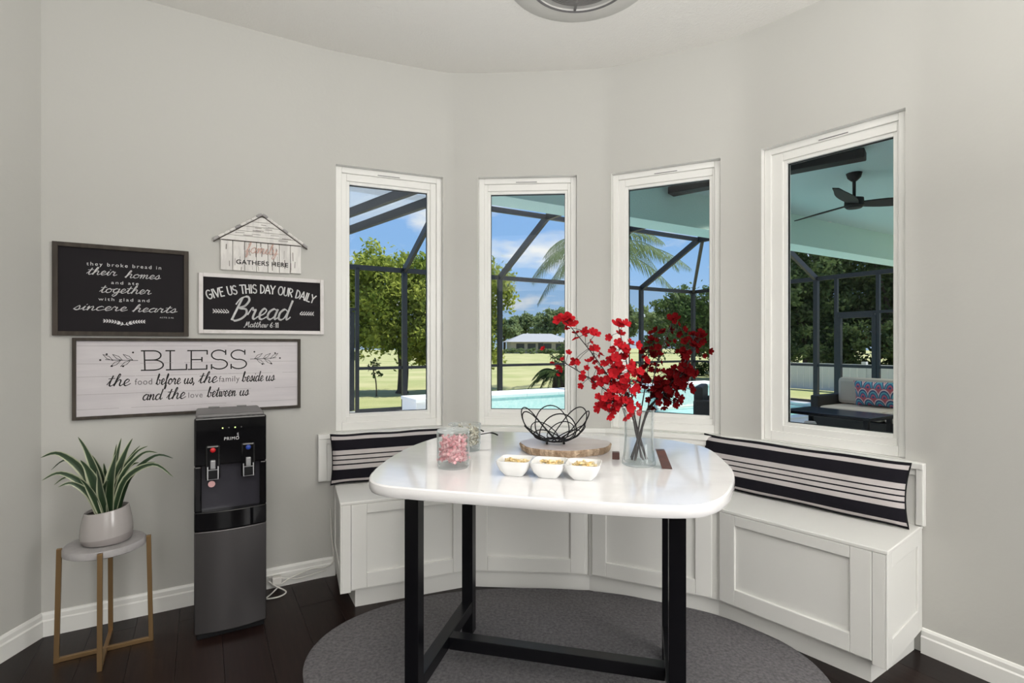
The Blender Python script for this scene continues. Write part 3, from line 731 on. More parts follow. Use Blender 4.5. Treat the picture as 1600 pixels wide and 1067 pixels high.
# ================================================================== WATER COOLER
wc = empty('water_cooler', tuple(H(-.029, 2.818)), AU, 'tall black and dark stainless water cooler standing against the left wall', 'water cooler')
CW, CD, CH = .302, .35, 1.036
MB().box(.004, CW-.004, .03, CD, .03, CH-.03).build('cabinet', M['gloss'], wc, bevel=.006)
b = MB(); b.prism([(.006, .035), (CW-.006, .035), (CW-.006, CD), (.006, CD)], CH-.031, CH); o = b.build('top_cover', M['greyplastic'], wc, bevel=.01)
MB().box(.06, .11, CD-.05, CD-.02, CH, CH+.006).build('top_clip', M['greyplastic'], wc); MB().box(.19, .235, CD-.05, CD-.02, CH, CH+.006).build('top_clip', M['greyplastic'], wc)
bow = [(x, -.022*math.sin(PI*(x/CW))) for x in np.linspace(0, CW, 17)]
# lower bowed steel door
MB().prism([(0, .034)]+[(x, y+.004) for x, y in bow]+[(CW, .034)], .028, .500, True).build('steel_door', M['steel'], wc, bevel=.004)
# black bowed chin with drip tray
MB().prism([(0, .034)]+bow+[(CW, .034)], .503, .590, True).build('drip_tray_front', M['gloss'], wc, bevel=.004)
# upper face with recessed bay
MB().box(0, CW, .0, .034, .800, CH-.012).build('control_panel', M['gloss'], wc, bevel=.008)
MB().box(0, .03, .0, .034, .590, .800).build('side_cheek', M['gloss'], wc, bevel=.006)
MB().box(CW-.03, CW, .0, .034, .590, .800).build('side_cheek', M['gloss'], wc, bevel=.006)
bay = MB(); bay.add([(.03, .029, .59), (CW-.03, .029, .59), (CW-.03, .029, .80), (.03, .029, .80)], [(0, 1, 2, 3)]); bay.build('bay_back', mat('bay_painted_reflection', (.034, .033, .042), .09), wc, fix=False)  # reflection in the bay put into this lighter base colour
# faucets
for fx, cc, zz in ((.075, 'red', .862), (.222, 'blue', .862)):
    f = empty('faucet', (fx, 0, 0)); f.parent = wc
    MB().prism([(-.030, -.010), (.030, -.010), (.030, .02), (-.030, .02)], .735, .895).build('faucet_housing', M['gloss'], f, bevel=.008)
    b = MB(); b.blob((0, -.012, zz+.012), .0115, .006, .0115, 14, 10); b.build('button', M[cc], f)
    MB().box(-.0105, .0105, -.026, -.010, .788, .828).build('spout_lever', M['silver'], f, bevel=.003)
    b = MB(); b.tube([(-.021, -.02, .800), (-.021, -.028, .742), (.021, -.028, .742), (.021, -.02, .800)], .0028, 6); b.tube([(-.021, -.024, .785), (.021, -.024, .785)], .0024, 6); b.build('paddle_frame', M['silver'], f)
    MB().box(-.017, .017, -.026, -.012, .746, .783).build('paddle', M['blackmatte'], f)
b = MB(); b.lathe([(0, 0), (.0145, 0), (.0145, .001), (0, .001)], 24); o = b.build('warning_sticker', M['sticker'], wc); o.location = (.070, -.0115, .718); o.rotation_euler = (PI/2, 0, 0)
for k, on in enumerate((1, 0, 1, 0)):
    b = MB(); b.blob((.115+.026*k, -.0008, .972), .003, .0016, .003, 8, 6); b.build('status_light', M['led'] if on else M['greyplastic'], wc)
MB().box(.01, CW-.01, .01, CD-.01, 0, .028).build('plinth', M['blackmatte'], wc, bevel=.003)

# ================================================================== LETTERING
def arc(cx, cy, rx, ry, a0, a1, n=12): return [(cx+rx*math.cos(math.radians(a0+(a1-a0)*k/n)), cy+ry*math.sin(math.radians(a0+(a1-a0)*k/n))) for k in range(n+1)]
CUR = {
'a': (1.0, [[(.8, .8), (.5, 1), (.15, .7), (.12, .2), (.4, 0), (.7, .3), (.82, .95), (.75, .3), (.85, .02), (1.1, .25)]]),
'b': (.95, [[(0, .1), (.35, 1.1), (.45, 1.75), (.3, 1.8), (.2, 1.2), (.18, .3), (.4, 0), (.7, .2), (.72, .7), (.55, .85), (.7, .72), (1.0, .8)]]),
'c': (.85, [[(.75, .8), (.5, 1), (.15, .65), (.2, .1), (.5, 0), (.95, .3)]]),
'd': (1.08, [[(.75, .8), (.45, 1), (.12, .65), (.15, .1), (.45, 0), (.7, .4), (.92, 1.85), (.8, .5), (.9, 0), (1.15, .25)]]),
'e': (.8, [[(0, .2), (.5, .5), (.65, .85), (.4, 1), (.18, .6), (.25, .1), (.5, 0), (.9, .3)]]),
'f': (.7, [[(0, .1), (.4, 1.0), (.55, 1.7), (.4, 1.8), (.3, 1.2), (.25, 0), (.2, -.7), (.35, -.75), (.45, -.2), (.3, .1), (.8, .3)]]),
'g': (.95, [[(.75, .8), (.45, 1), (.15, .7), (.15, .25), (.4, .1), (.7, .4), (.8, .95), (.72, -.3), (.45, -.8), (.2, -.6), (.5, -.1), (1.05, .3)]]),
'h': (1.0, [[(0, .1), (.4, 1.2), (.5, 1.75), (.35, 1.8), (.22, 1), (.15, 0), (.3, .6), (.55, .95), (.72, .8), (.7, .2), (.85, 0), (1.1, .25)]]),
'i': (.52, [[(0, .2), (.25, .95), (.2, .2), (.35, 0), (.6, .25)], [(.30, 1.32), (.36, 1.44)]]),
'l': (.55, [[(0, .1), (.35, 1.1), (.42, 1.7), (.28, 1.75), (.18, .9), (.2, .15), (.4, 0), (.65, .25)]]),
'm': (1.18, [[(0, .6), (.15, .95), (.15, 0), (.3, .75), (.48, .95), (.52, .6), (.5, 0), (.65, .75), (.85, .95), (.92, .7), (.88, .15), (1.05, 0), (1.25, .25)]]),
'n': (.92, [[(0, .6), (.15, .95), (.15, 0), (.3, .7), (.52, .95), (.62, .7), (.6, .15), (.75, 0), (1.0, .25)]]),
'o': (.9, [[(.5, 1), (.15, .75), (.12, .2), (.4, 0), (.7, .25), (.7, .75), (.45, 1), (.6, .8), (1.0, .85)]]),
'r': (.85, [[(0, .4), (.2, 1.05), (.35, .85), (.55, .85), (.5, .2), (.65, 0), (.95, .25)]]),
's': (.78, [[(0, .2), (.4, 1.05), (.55, .5), (.5, .1), (.25, 0), (.1, .15), (.4, .08), (.85, .3)]]),
't': (.68, [[(0, .2), (.3, 1.0), (.4, 1.6), (.28, .6), (.3, .1), (.48, 0), (.75, .25)], [(.0, 1.12), (.68, 1.22)]]),
'u': (.98, [[(0, .5), (.15, .95), (.12, .3), (.3, 0), (.55, .2), (.68, .95), (.65, .2), (.8, 0), (1.05, .25)]]),
'w': (1.12, [[(0, .6), (.12, .95), (.15, .2), (.3, 0), (.45, .3), (.5, .9), (.52, .2), (.68, 0), (.88, .4), (.9, .95), (1.15, .85)]]),
'y': (.88, [[(0, .5), (.15, .95), (.15, .35), (.35, .1), (.6, .4), (.68, .95), (.6, -.3), (.35, -.8), (.15, -.6), (.45, -.1), (.95, .25)]]),
'B': (1.3, [[(.42, 1.95), (.3, 1.2), (.1, -.1)], [(.05, 1.35), (.3, 1.9), (.8, 2.1), (1.05, 1.75), (.85, 1.25), (.45, 1.0), (1.0, .9), (1.15, .45), (.85, 0), (.35, -.2), (.15, 0)]]),
'M': (1.5, [[(-.15, -.1), (.1, .1), (.4, 1.7), (.55, .5), (1.0, 1.75), (1.1, .4), (1.25, .0), (1.5, .25)]]),
'6': (.85, [[(.6, 1.6), (.2, .9), (.12, .3), (.4, 0), (.65, .3), (.5, .75), (.15, .5)]]),
'1': (.45, [[(.1, 1.25), (.3, 1.55), (.3, 0)]]), ':': (.4, [[(.18, .2), (.18, .3)], [(.18, .9), (.18, 1.0)]]),
',': (.4, [[(.15, .1), (.05, -.3)]]), ' ': (.6, []),
}
def cursive(b, text, x, z, size, w, slant=.18, yy=0., sx=1., width=None):
    tot = sum(CUR[c][0] for c in text)*size
    if width: sx = width/tot
    cx = x
    for c in text:
        wd, strokes = CUR[c]
        for s in strokes:
            pts = [(p.x, p.y) for p in catmull([(a, d, 0) for a, d in s], 5)]
            pts = [(cx+(px+pz*slant)*size*sx, z+pz*size) for px, pz in pts]
            for (a, b2) in zip(pts, pts[1:]):   # downstrokes are heavier
                b.ribbon([a, b2], w*(1.35 if b2[1] < a[1] else .8), yy)
        cx += wd*size*sx
    return cx
CAP = {
'G': (.8, [arc(.42, .5, .36, .5, 50, 325, 16), [(.72, .22), (.72, .48), (.46, .48)]]), 'I': (.3, [[(.15, 0), (.15, 1)]]), 'V': (.72, [[(0.02, 1), (.36, 0), (.7, 1)]]),
'E': (.62, [[(.56, 1), (.1, 1), (.1, 0), (.56, 0)], [(.1, .52), (.48, .52)]]), 'U': (.75, [[(.1, 1)]+arc(.38, .3, .28, .3, 180, 360, 10)+[(.66, 1)]]),
'S': (.65, [arc(.33, .75, .25, .25, 30, 270, 10)+arc(.33, .25, .26, .25, 90, -150, 10)]), 'T': (.68, [[(0, 1), (.68, 1)], [(.34, 1), (.34, 0)]]),
'H': (.75, [[(.1, 0), (.1, 1)], [(.65, 0), (.65, 1)], [(.1, .5), (.65, .5)]]), 'D': (.75, [[(.1, 0), (.1, 1)]+arc(.1, .5, .56, .5, 90, -90, 12)]),
'A': (.75, [[(0, 0), (.37, 1), (.74, 0)], [(.14, .34), (.6, .34)]]), 'Y': (.7, [[(0, 1), (.35, .48), (.7, 1)], [(.35, .48), (.35, 0)]]),
'O': (.82, [arc(.41, .5, .35, .5, 0, 360, 20)]), 'R': (.7, [[(.1, 0), (.1, 1)]+arc(.1, .74, .5, .26, 90, -90, 10), [(.28, .48), (.65, 0)]]),
'L': (.6, [[(.1, 1), (.1, 0), (.56, 0)]]), ' ': (.42, []),
}
SLAB = {
'B': (1.05, [[(.0, 1), (.25, 1)]+arc(.5, .76, .32, .24, 90, -90, 10)+[(.18, .52)], [(.5, .52)]+arc(.52, .26, .40, .26, 90, -90, 12)+[(0, 0)], [(.15, 0), (.12, 1)]]),
'L': (.95, [[(-.02, 1), (.36, 1)], [(.17, 1), (.17, 0)], [(0, 0), (.88, 0), (.88, .28)]]),
'E': (1.0, [[(-.02, 1), (.86, 1), (.86, .8)], [(.14, 1), (.14, 0)], [(0, 0), (.84, 0), (.84, .22)], [(.14, .52), (.62, .52)], [(.62, .42), (.62, .64)]]),
'S': (.92, [[(.72, .78), (.72, 1.02)], [(.72, .9)]+arc(.40, .76, .34, .26, 40, 265, 12)+arc(.42, .25, .38, .26, 85, -145, 12), [(.06, 0), (.06, .24)]]),
}
def caps_text(b, table, text, x, z, size, w, yy=0., width=None, arcfn=None):
    tot = sum(table[c][0] for c in text)*size; sx = width/tot if width else 1.; cx = 0
    for c in text:
        wd, strokes = table[c]
        if arcfn:
            mx_, mz_, ang = arcfn((cx+wd*size*sx/2)/(tot*sx))
        for s in strokes:
            pts = []
            for px, pz in s:
                if arcfn:
                    lx, lz = (px-wd/2)*size*sx, pz*size
                    pts.append((mx_+lx*math.cos(ang)-lz*math.sin(ang), mz_+lx*math.sin(ang)+lz*math.cos(ang)))
                else: pts.append((x+cx+px*size*sx, z+pz*size))
            b.ribbon(pts, w, yy)
        cx += wd*size*sx
def font_text(b, text, x, z, size, yy=0., spacing=1., align='CENTER', width=None, bold=0.):
    cu = bpy.data.curves.new('lettering', 'FONT'); cu.body = text; cu.size = size; cu.space_character = spacing; cu.align_x = align; cu.offset = bold
    to = bpy.data.objects.new('lettering', cu); C.objects.link(to)
    me = bpy.data.meshes.new_from_object(to.evaluated_get(bpy.context.evaluated_depsgraph_get()))
    xs = [v.co.x for v in me.vertices]; s = width/(max(xs)-min(xs)) if width and xs else 1
    b.add([(x+v.co.x*s, yy, z+v.co.y) for v in me.vertices], [tuple(p.vertices) for p in me.polygons])
    bpy.data.objects.remove(to); bpy.data.curves.remove(cu); bpy.data.meshes.remove(me)
def laurel(b, x0, z0, x1, z1, sag, n, ls, w, yy=0.):
    pts = [(x0+(x1-x0)*t, z0+(z1-z0)*t+sag*math.sin(PI*t)) for t in [k/16 for k in range(17)]]
    b.ribbon(pts, w, yy)
    for k in range(n):
        t = (k+.6)/n; i = int(t*15); px, pz = pts[i]; qx, qz = pts[i+1]; l = math.hypot(qx-px, qz-pz); tx, tz = (qx-px)/l, (qz-pz)/l
        for sgn in (-1, 1):
            ax, az = tx*.75-sgn*tz*.65, tz*.75+sgn*tx*.65
            lx, lz = px+ax*ls, pz+az*ls; mx_, mz_ = px+ax*ls*.5, pz+az*ls*.5; nx_, nz_ = -az*ls*.20, ax*ls*.20
            b.add([(px, yy, pz), (mx_+nx_, yy, mz_+nz_), (lx, yy, lz), (mx_-nx_, yy, mz_-nz_)], [(0, 1, 2, 3)])

def framed(name, u0, z0, w, h, fw, fd, fm, bm_, label):
    e = empty(name, tuple(H(u0, WV-.001, z0)), AU, label, 'wall sign')
    MB().box(fw*.5, w-fw*.5, -.010, -.001, fw*.5, h-fw*.5).build('sign_board', bm_, e)
    for a in ((0, fw, 0, h), (w-fw, w, 0, h), (fw, w-fw, 0, fw), (fw, w-fw, h-fw, h)):
        MB().box(a[0], a[1], -fd, -.0005, a[2], a[3]).build('frame_rail', fm, e, bevel=.0015)
    return e
YF = -.0106
# 1: they broke bread
s1 = framed('wall_sign', -.603, 1.406, .546, .443, .021, .020, M['darkwood'], M['chalk'], 'black sign with dark wood frame reading they broke bread in their homes')
b = MB(); cx = .273
font_text(b, 'they broke bread in', .277, .340, .025, YF, 1.35, width=.30)
cursive(b, 'their', .125, .297, .0190, .0031, .25, YF, width=.115); cursive(b, 'homes', .275, .290, .0190, .0031, .25, YF, width=.145)
font_text(b, 'and ate', .277, .255, .022, YF, 1.35, width=.11)
cursive(b, 'together', .175, .212, .0205, .0031, .25, YF, width=.205)
font_text(b, 'with glad and', .275, .172, .022, YF, 1.35, width=.205)
cursive(b, 'sincere', .075, .124, .0195, .0031, .25, YF, width=.205); cursive(b, 'hearts', .305, .122, .0195, .0031, .25, YF, width=.185)
font_text(b, 'ACTS 2:46', .450, .092, .0095, YF, 1.2, width=.06)
laurel(b, .275, .055, .19, .073, .006, 8, .014, .0018, YF); laurel(b, .275, .055, .36, .073, .006, 8, .014, .0018, YF)
b.build('lettering', M['chalkwhite'], s1, fix=False, label='white hand lettering')
# 2: daily bread
s2 = framed('wall_sign.001', -.012, 1.423, .630, .320, .020, .020, M['offwhite'], M['chalk'], 'black sign with white frame reading give us this day our daily bread')
b = MB()
def arcf(t):
    R_ = .80; a = (t-.5)*.68; return .308+R_*math.sin(a), .226-R_*(1-math.cos(a)), -a
caps_text(b, CAP, 'GIVE US THIS DAY OUR DAILY', 0, 0, .046, .0062, YF, .535, arcf)
cursive(b, 'Bread', .150, .082, .058, .0078, .28, YF, width=.29)
cursive(b, 'Matthew', .215, .037, .0165, .0030, .2, YF, width=.115); cursive(b, '6:11', .342, .037, .0165, .0034, 0, YF, width=.045)
for x0, x1, s in ((.065, .14, 1), (.575, .50, -1)):
    b.ribbon([(x0, .120), (x1, .112)], .0022, YF)
    for k in range(6):
        x = x0+(x1-x0)*k/6
        for q in (-1, 1): b.ribbon([(x, .120+q*.010), (x+s*.012, .118)], .0034, YF)
b.build('lettering', M['chalkwhite'], s2, fix=False, label='white chalk style lettering')
# 3: bless
s3 = framed('wall_sign.002', -.530, 1.002, 1.020, .394, .015, .022, M['darkwood'], M['shiplap'], 'long pale sign with thin dark frame reading bless the food before us')
b = MB(); 
for z in (.355, .268, .205, .120, .048):
    x = .018
    while x < .98:
        l = random.uniform(.1, .3); b.ribbon([(x, z), (min(x+l, 1.0), z)], .0014, YF); x += l+random.choice((.004, .05, .12))
b.build('printed_joint', M['shipline'], s3, fix=False)
b = MB(); caps_text(b, SLAB, 'BLESS', .270, .232, .098, .0062, YF, .485)
cursive(b, 'the', 0.130, .158, .031, .0042, .22, YF, width=.090); cursive(b, 'before', 0.330, .158, .029, .0040, .22, YF, width=.105); cursive(b, 'us,', 0.450, .158, .028, .0040, .22, YF, width=.052)
cursive(b, 'the', 0.515, .160, .031, .0042, .22, YF, width=.085); cursive(b, 'beside', 0.720, .160, .029, .0040, .22, YF, width=.105); cursive(b, 'us', 0.837, .160, .028, .0040, .22, YF, width=.046)
cursive(b, 'and', 0.273, .082, .028, .0040, .22, YF, width=.082); cursive(b, 'the', 0.375, .082, .031, .0042, .22, YF, width=.080); cursive(b, 'between', 0.555, .084, .029, .0040, .22, YF, width=.135); cursive(b, 'us', 0.707, .084, .028, .0040, .22, YF, width=.046)
for x0, s in ((.256, -1), (.762, 1)):
    b.ribbon([(x0, .282), (x0+s*.075, .284), (x0+s*.13, .288)], .0026, YF)
    for t, q in ((.02, 1), (.03, -1), (.062, 1), (.07, -1), (.10, 1)):
        px, pz = x0+s*t, .283
        ax, az = s*.8, q*.6; l = .050
        for c_ in (-1, 1):
            b.ribbon([(px, pz), (px+ax*l*.5-c_*az*.007, pz+az*l*.5+c_*ax*.007), (px+ax*l, pz+az*l)], .0022, YF)
    for bx, bz in ((.02, .038), (.06, -.030), (.105, -.028), (.15, .002), (.125, .030)):
        b.add([(x0+s*bx+.0045*math.cos(t), YF, .284+bz+.0045*math.sin(t)) for t in [2*PI*k/10 for k in range(10)]], [tuple(range(10))])
b.build('lettering', M['ink'], s3, fix=False, label='black hand lettering')
b = MB(); font_text(b, 'food', 0.280, .160, .044, YF, 1.1, width=.072); font_text(b, 'family', 0.660, .162, .044, YF, 1.1, width=.098); font_text(b, 'love', 0.503, .084, .040, YF, 1.1, width=.064)
b.build('lettering', M['inkgrey'], s3, fix=False, label='thin grey printed words')
# 4: house shaped sign
s4 = empty('house_sign', tuple(H(.088, WV-.001, 1.768)), AU, 'whitewashed house shaped wooden sign with log roof above the white framed sign', 'wall sign')
HW, HH, RZ = .406, .158, .315
npl = 7
for k in range(npl):
    x0 = HW*k/npl; z0 = random.uniform(-.003, .003)
    MB().box(x0+.0012, x0+HW/npl-.0012, -.016, -.001, z0, HH).build('board', M['distress'], s4, bevel=.001)
nh = 5
for k in range(nh):
    za, zb = HH+.004+(RZ-HH-.02)*k/nh, HH+.004+(RZ-HH-.02)*(k+1)/nh-.002
    wa = (1-(za-HH)/(RZ-HH))*(HW/2+.01); wb_ = (1-(zb-HH)/(RZ-HH))*(HW/2+.01)
    b = MB(); b.add([(HW/2-wa, -.018, za), (HW/2+wa, -.018, za), (HW/2+wb_, -.018, zb), (HW/2-wb_, -.018, zb), (HW/2-wa, -.001, za), (HW/2+wa, -.001, za), (HW/2+wb_, -.001, zb), (HW/2-wb_, -.001, zb)],
                    [(0, 1, 2, 3), (4, 5, 6, 7), (0, 1, 5, 4), (1, 2, 6, 5), (2, 3, 7, 6), (3, 0, 4, 7)]); b.build('gable_board', M['distress'], s4)
MB().box(.004, HW-.004, -.019, -.001, HH-.001, HH+.004).build('eave_strip', M['darkwood'], s4)
for s in (-1, 1):
    x_e, z_e = (HW/2+s*(HW/2+.033)), HH-.002; n_ = 9
    for k in range(n_):
        t0, t1 = k/n_, (k+.93)/n_
        p = Vector((x_e+(HW/2-x_e)*t0, -.014, z_e+(RZ+.004-z_e)*t0)); q = Vector((x_e+(HW/2-x_e)*t1, -.014, z_e+(RZ+.004-z_e)*t1))
        MB().tube([p, p.lerp(q, .5)+Vector((0, 0, random.uniform(-.002, .002))), q], [.007+random.uniform(-.001, .001), .0085, .007], 8).build('roof_log', M['distress'] if k % 4 else M['concrete'], s4)
    MB().bar((x_e, -.016, z_e-.011), (HW/2, -.016, RZ-.008), .006, .005).build('roof_strip', M['darkwood'], s4)
b = MB()
for k in range(34):
    x, z = random.uniform(.01, HW-.01), random.choice((random.uniform(0, .05), random.uniform(.07, .15), random.uniform(.0, .15)))
    b.ribbon([(x, z), (x+random.uniform(-.002, .002), min(z+random.uniform(.01, .05), HH-.003))], random.uniform(.0015, .005), -.0163)
for k in range(12):
    z = HH+random.uniform(.012, .12); hw = (1-(z-HH)/(RZ-HH))*HW/2*.8; x = HW/2+random.uniform(-hw, hw)
    b.ribbon([(x-min(.02, hw*.2), z), (x+min(.03, hw*.2), z+random.uniform(-.002, .002))], random.uniform(.002, .004), -.0183)
b.build('wear_marks', M['distress_mark'], s4, fix=False, kind='stuff')
b = MB(); font_text(b, 'GATHERS HERE', .205, .034, .034, -.0168, 1.05, width=.262, bold=.0006); b.build('lettering', M['ink'], s4, fix=False)
b = MB()
cx = .118
for c in 'family':
    wd, strokes = CUR[c]
    for s in strokes:
        pts = catmull([((cx+(a+d*.2)*.0335), -.022, .098+d*.031) for a, d in s], 4); b.tube(pts, .0017, 5)
    cx += wd*.0335
b.build('wire_lettering', M['copper'], s4, fix=False, label='rose gold wire word')
# lettering on the cooler
b = MB(); font_text(b, 'PRIMO', .152, .914, .021, -.0012, 1.15, width=.062); b.ribbon(arc(.178, .934, .003, .0045, -120, 160, 8), .0016, -.0012); b.ribbon(arc(.178, .943, .0022, .0035, -200, 60, 8), .0016, -.0012)
b.build('lettering', M['chalkwhite'], wc, fix=False)

# ================================================================== PLANT STAND AND PLANT
sx_, sy_ = -1.809, 2.347
ps = empty('plant_stand', (sx_, sy_, 0), math.radians(31), 'small plant stand with round grey top and slim gold cross legs', 'plant stand')
b = MB(); b.lathe([(0, .456), (.143, .456), (.150, .460), (.150, .482), (.145, .488), (0, .488)], 48); b.build('stand_top', M['concrete'], ps)
for k in range(4):
    a = k*PI/2; c_, s_ = math.cos(a), math.sin(a)
    MB().bar((.168*c_, .168*s_, 0), (.1585*c_, .1585*s_, .486), .018, .018, up=(c_, s_, 0)).build('leg', M['gold'], ps, bevel=.001)
MB().bar((-.166, 0, .010), (.166, 0, .010), .016, .018).build('cross_bar', M['gold'], ps, bevel=.001)
MB().bar((0, -.166, .0095), (0, .166, .0095), .016, .017).build('cross_bar', M['gold'], ps, bevel=.001)
pz = .4885
pt = empty('potted_plant', (sx_+.006, sy_+.0, pz), 0, 'potted plant with long striped green leaves in a taupe ceramic pot on the stand', 'plant')
seg = 44
def pot_ring(r, z, tilt=0.): return [(r*math.cos(2*PI*k/seg), r*math.sin(2*PI*k/seg)*.96, z*(1+tilt*math.cos(2*PI*k/seg-.5))) for k in range(seg)]
def rings(rs): 
    b = MB(); b.add(sum(rs, []), [(i*seg+k, i*seg+(k+1) % seg, (i+1)*seg+(k+1) % seg, (i+1)*seg+k) for i in range(len(rs)-1) for k in range(seg)], True); return b
rings([pot_ring(0, 0), pot_ring(.078, 0), pot_ring(.090, .006), pot_ring(.0965, .022), pot_ring(.0975, .034, .25)]).build('pot_base', M['potband'], pt, fix=False)
rings([pot_ring(.0975, .034, .25), pot_ring(.0975, .055, .15), pot_ring(.094, .09, .06), pot_ring(.087, .125, .06), pot_ring(.082, .146, .07), pot_ring(.078, .147, .07), pot_ring(.076, .140, .05), pot_ring(.078, .11)]).build('pot', M['pot'], pt, fix=False)
b = MB(); b.add(pot_ring(.079, .126), [tuple(range(seg))]); b.build('soil', M['soil'], pt, fix=False)
def variegated():
    m = bpy.data.materials.new('striped_leaf'); m.use_nodes = True; t = m.node_tree; b = t.nodes['Principled BSDF']; b.inputs['Roughness'].default_value = .42
    at = N(t, 'ShaderNodeAttribute', attribute_name='tint'); co = N(t, 'ShaderNodeTexCoord')
    r = ramp(t, [(0, (.018, .040, .018)), (.62, (.035, .070, .030)), (.74, (.42, .45, .30)), (1, (.46, .48, .34))]); t.links.new(at.outputs['Fac'], r.inputs[0]); t.links.new(r.outputs[0], b.inputs['Base Color'])
    return m
M['leafplant'] = variegated()
kpl = 2.35/824
def lv(px, py): return ((px-161)*kpl, (847-py)*kpl)   # leaf tips measured as width and height above the pot foot
leaf_tips = [((123, 683), -.02, .016), ((168, 690), .05, .018), ((192, 689), .03, .019), ((65, 715), -.02, .016), ((52, 742), .06, .007), ((82, 746), -.06, .013), ((86, 757), -.02, .010), ((104, 719), .08, .011), ((102, 729), .03, .009),
             ((137, 716), -.05, .024), ((186, 706), -.03, .020), ((198, 702), .05, .009), ((216, 701), .03, .010), ((240, 709), .00, .010), ((248, 723), .06, .008), ((273, 744), -.03, .012), ((189, 744), -.08, .015), ((110, 755), -.07, .012), ((205, 726), .02, .013), ((150, 740), -.09, .014), ((170, 697), .02, .012), ((175, 728), -.09, .016), ((130, 733), .08, .012), ((211, 732), .09, .010)]
for (px, py), dy, w in leaf_tips:
    w *= 1.3
    x, z = lv(px, py); base = Vector((x*.13+random.uniform(-.010, .010), dy*.2, .118)); tip = Vector((x, dy*1.2, z))
    droop = abs(x)*.40+.015; mid1 = base.lerp(tip, .35)+Vector((-x*.12, 0, droop*.7)); mid2 = base.lerp(tip, .70)+Vector((-x*.03, 0, droop*.75))
    pts = catmull([base, mid1, mid2, tip], 5); n_ = len(pts); vs = []; at = []
    for i, p in enumerate(pts):
        d = (pts[min(i+1, n_-1)]-pts[max(i-1, 0)]).normalized(); t = i/(n_-1)
        sdv = d.cross(Vector((0, -1, .35))); sdv = sdv.normalized() if sdv.length > .1 else Vector((1, 0, 0)); up = sdv.cross(d)
        ww = w*(.55+.45*math.sin(PI*min(t*1.25+.12, 1)))*(1-t**3.5)+.0006
        for q in (-1, -.6, 0, .6, 1): vs.append(p+sdv*q*ww+up*abs(q)*ww*.35); at.append(abs(q) if w > .011 else abs(q)*.6)
    b = MB(); b.add(vs, [(i*5+j, i*5+j+1, (i+1)*5+j+1, (i+1)*5+j) for i in range(n_-1) for j in range(4)], True, [a+.001 for a in at]); b.build('leaf', M['leafplant'], pt, fix=False, angle=math.radians(80))

# ================================================================== CORD, VENT
pc = empty('power_cord', tuple(H(.30, WV-.02, 0)), AU, 'white power cord with plug lying along the baseboard right of the water cooler', 'cord')
cpts = catmull([(.02, -.03, .055), (.05, -.06, .035), (.10, -.10, .008), (.06, -.14, .006), (0.0, -.13, .006), (.03, -.08, .006), (.10, -.03, .035), (.17, -.02, .055), (.25, -.015, .070), (.32, -.012, .062), (.37, -.012, .095), (.36, -.012, .22), (.35, -.012, .40)], 8)
MB().tube([p+Vector((0, 0, .002)) for p in cpts], .0038, 8).build('cable', M['cream_cable'], pc)
MB().tube([p+Vector((0, 0, .002)) for p in catmull([(.02, -.02, .072), (.10, -.02, .052), (.17, -.025, .035), (.25, -.02, .04), (.33, -.014, .045)], 8)], .0034, 8).build('cable', M['cream_cable'], pc)
MB().box(.035, .085, -.055, -.018, .035, .078).build('plug', M['cream_cable'], pc, bevel=.006)

vt = empty('ceiling_vent', (.325, 2.49, CEIL), 0, 'round grey caged vent fan set in the ceiling above the table', 'vent')
b = MB(); b.lathe([(.24, -.004), (.25, -.018), (.30, -.014), (.345, -.006), (.36, -.0005), (.36, 0)], 72); b.build('vent_flange', mat('vent_cream', (.58, .57, .54), .45), vt, fix=False)
b = MB(); b.lathe([(.238, -.016), (.248, -.020), (.256, -.016), (.248, -.012)], 72, closed=True); b.build('dark_ring', M['greyplastic'], vt)
b = MB(); b.lathe([(.20, -.006), (.238, -.006)], 72); b.build('inner_ring', mat('vent_inner', (.50, .49, .47), .5), vt, fix=False)
MB().lathe([(0, -.003), (.205, -.003)], 48).build('vent_throat', M['blackmatte'], vt, fix=False)
ring_p = None
for k in range(13):
    r = .045+.0128*k; z = -.012-.022*(1-(r/.21)**2)
    MB().tube([(r*math.cos(t), r*math.sin(t), z) for t in [2*PI*i/60 for i in range(60)]], .0028, 6, True).build('cage_wire', mat('vent_wire', (.30, .29, .28), .4, .5) if ring_p is None else ring_p, vt); ring_p = bpy.data.materials['vent_wire']
for k in range(6):
    a = 2*PI*k/6-PI/2
    MB().bar((.03*math.cos(a), .03*math.sin(a), -.032), (.245*math.cos(a), .245*math.sin(a), -.012), .012, .005).build('cage_spoke', M['greyplastic'], vt)
for sg in (-1, 1):
    b = MB(); b.blob((sg*.115, -.285, -.0165), .005, .005, .003, 8, 5); b.build('screw', M['greyplastic'], vt)

#@@EXTERIOR@@
# ================================================================== OUTSIDE
# ground, deck, pool (house axes)
def slab_h(name, u0, u1, v0, v1, z0, z1, m, kind='structure', **kw):
    b = MB(); b.prism([H(u0, v0).xy[:], H(u1, v0).xy[:], H(u1, v1).xy[:], H(u0, v1).xy[:]], z0, z1)
    return b.build(name, m, kind=kind, **kw)
lawn = MB(); lawn.add([(*H(-90, 11.25).xy, -.06), (*H(160, 11.25).xy, -.06), (*H(160, 170).xy, -.06), (*H(-90, 170).xy, -.06)], [(0, 1, 2, 3)])
lawn.add([(*H(13.1, -60).xy, -.06), (*H(160, -60).xy, -.06), (*H(160, 11.25).xy, -.06), (*H(13.1, 11.25).xy, -.06)], [(0, 1, 2, 3)])
lawn.add([(*H(-90, 3.6).xy, -.06), (*H(-6.5, 3.6).xy, -.06), (*H(-6.5, 11.25).xy, -.06), (*H(-90, 11.25).xy, -.06)], [(0, 1, 2, 3)])
lawn.build('lawn', M['grass'], fix=False, kind='structure')
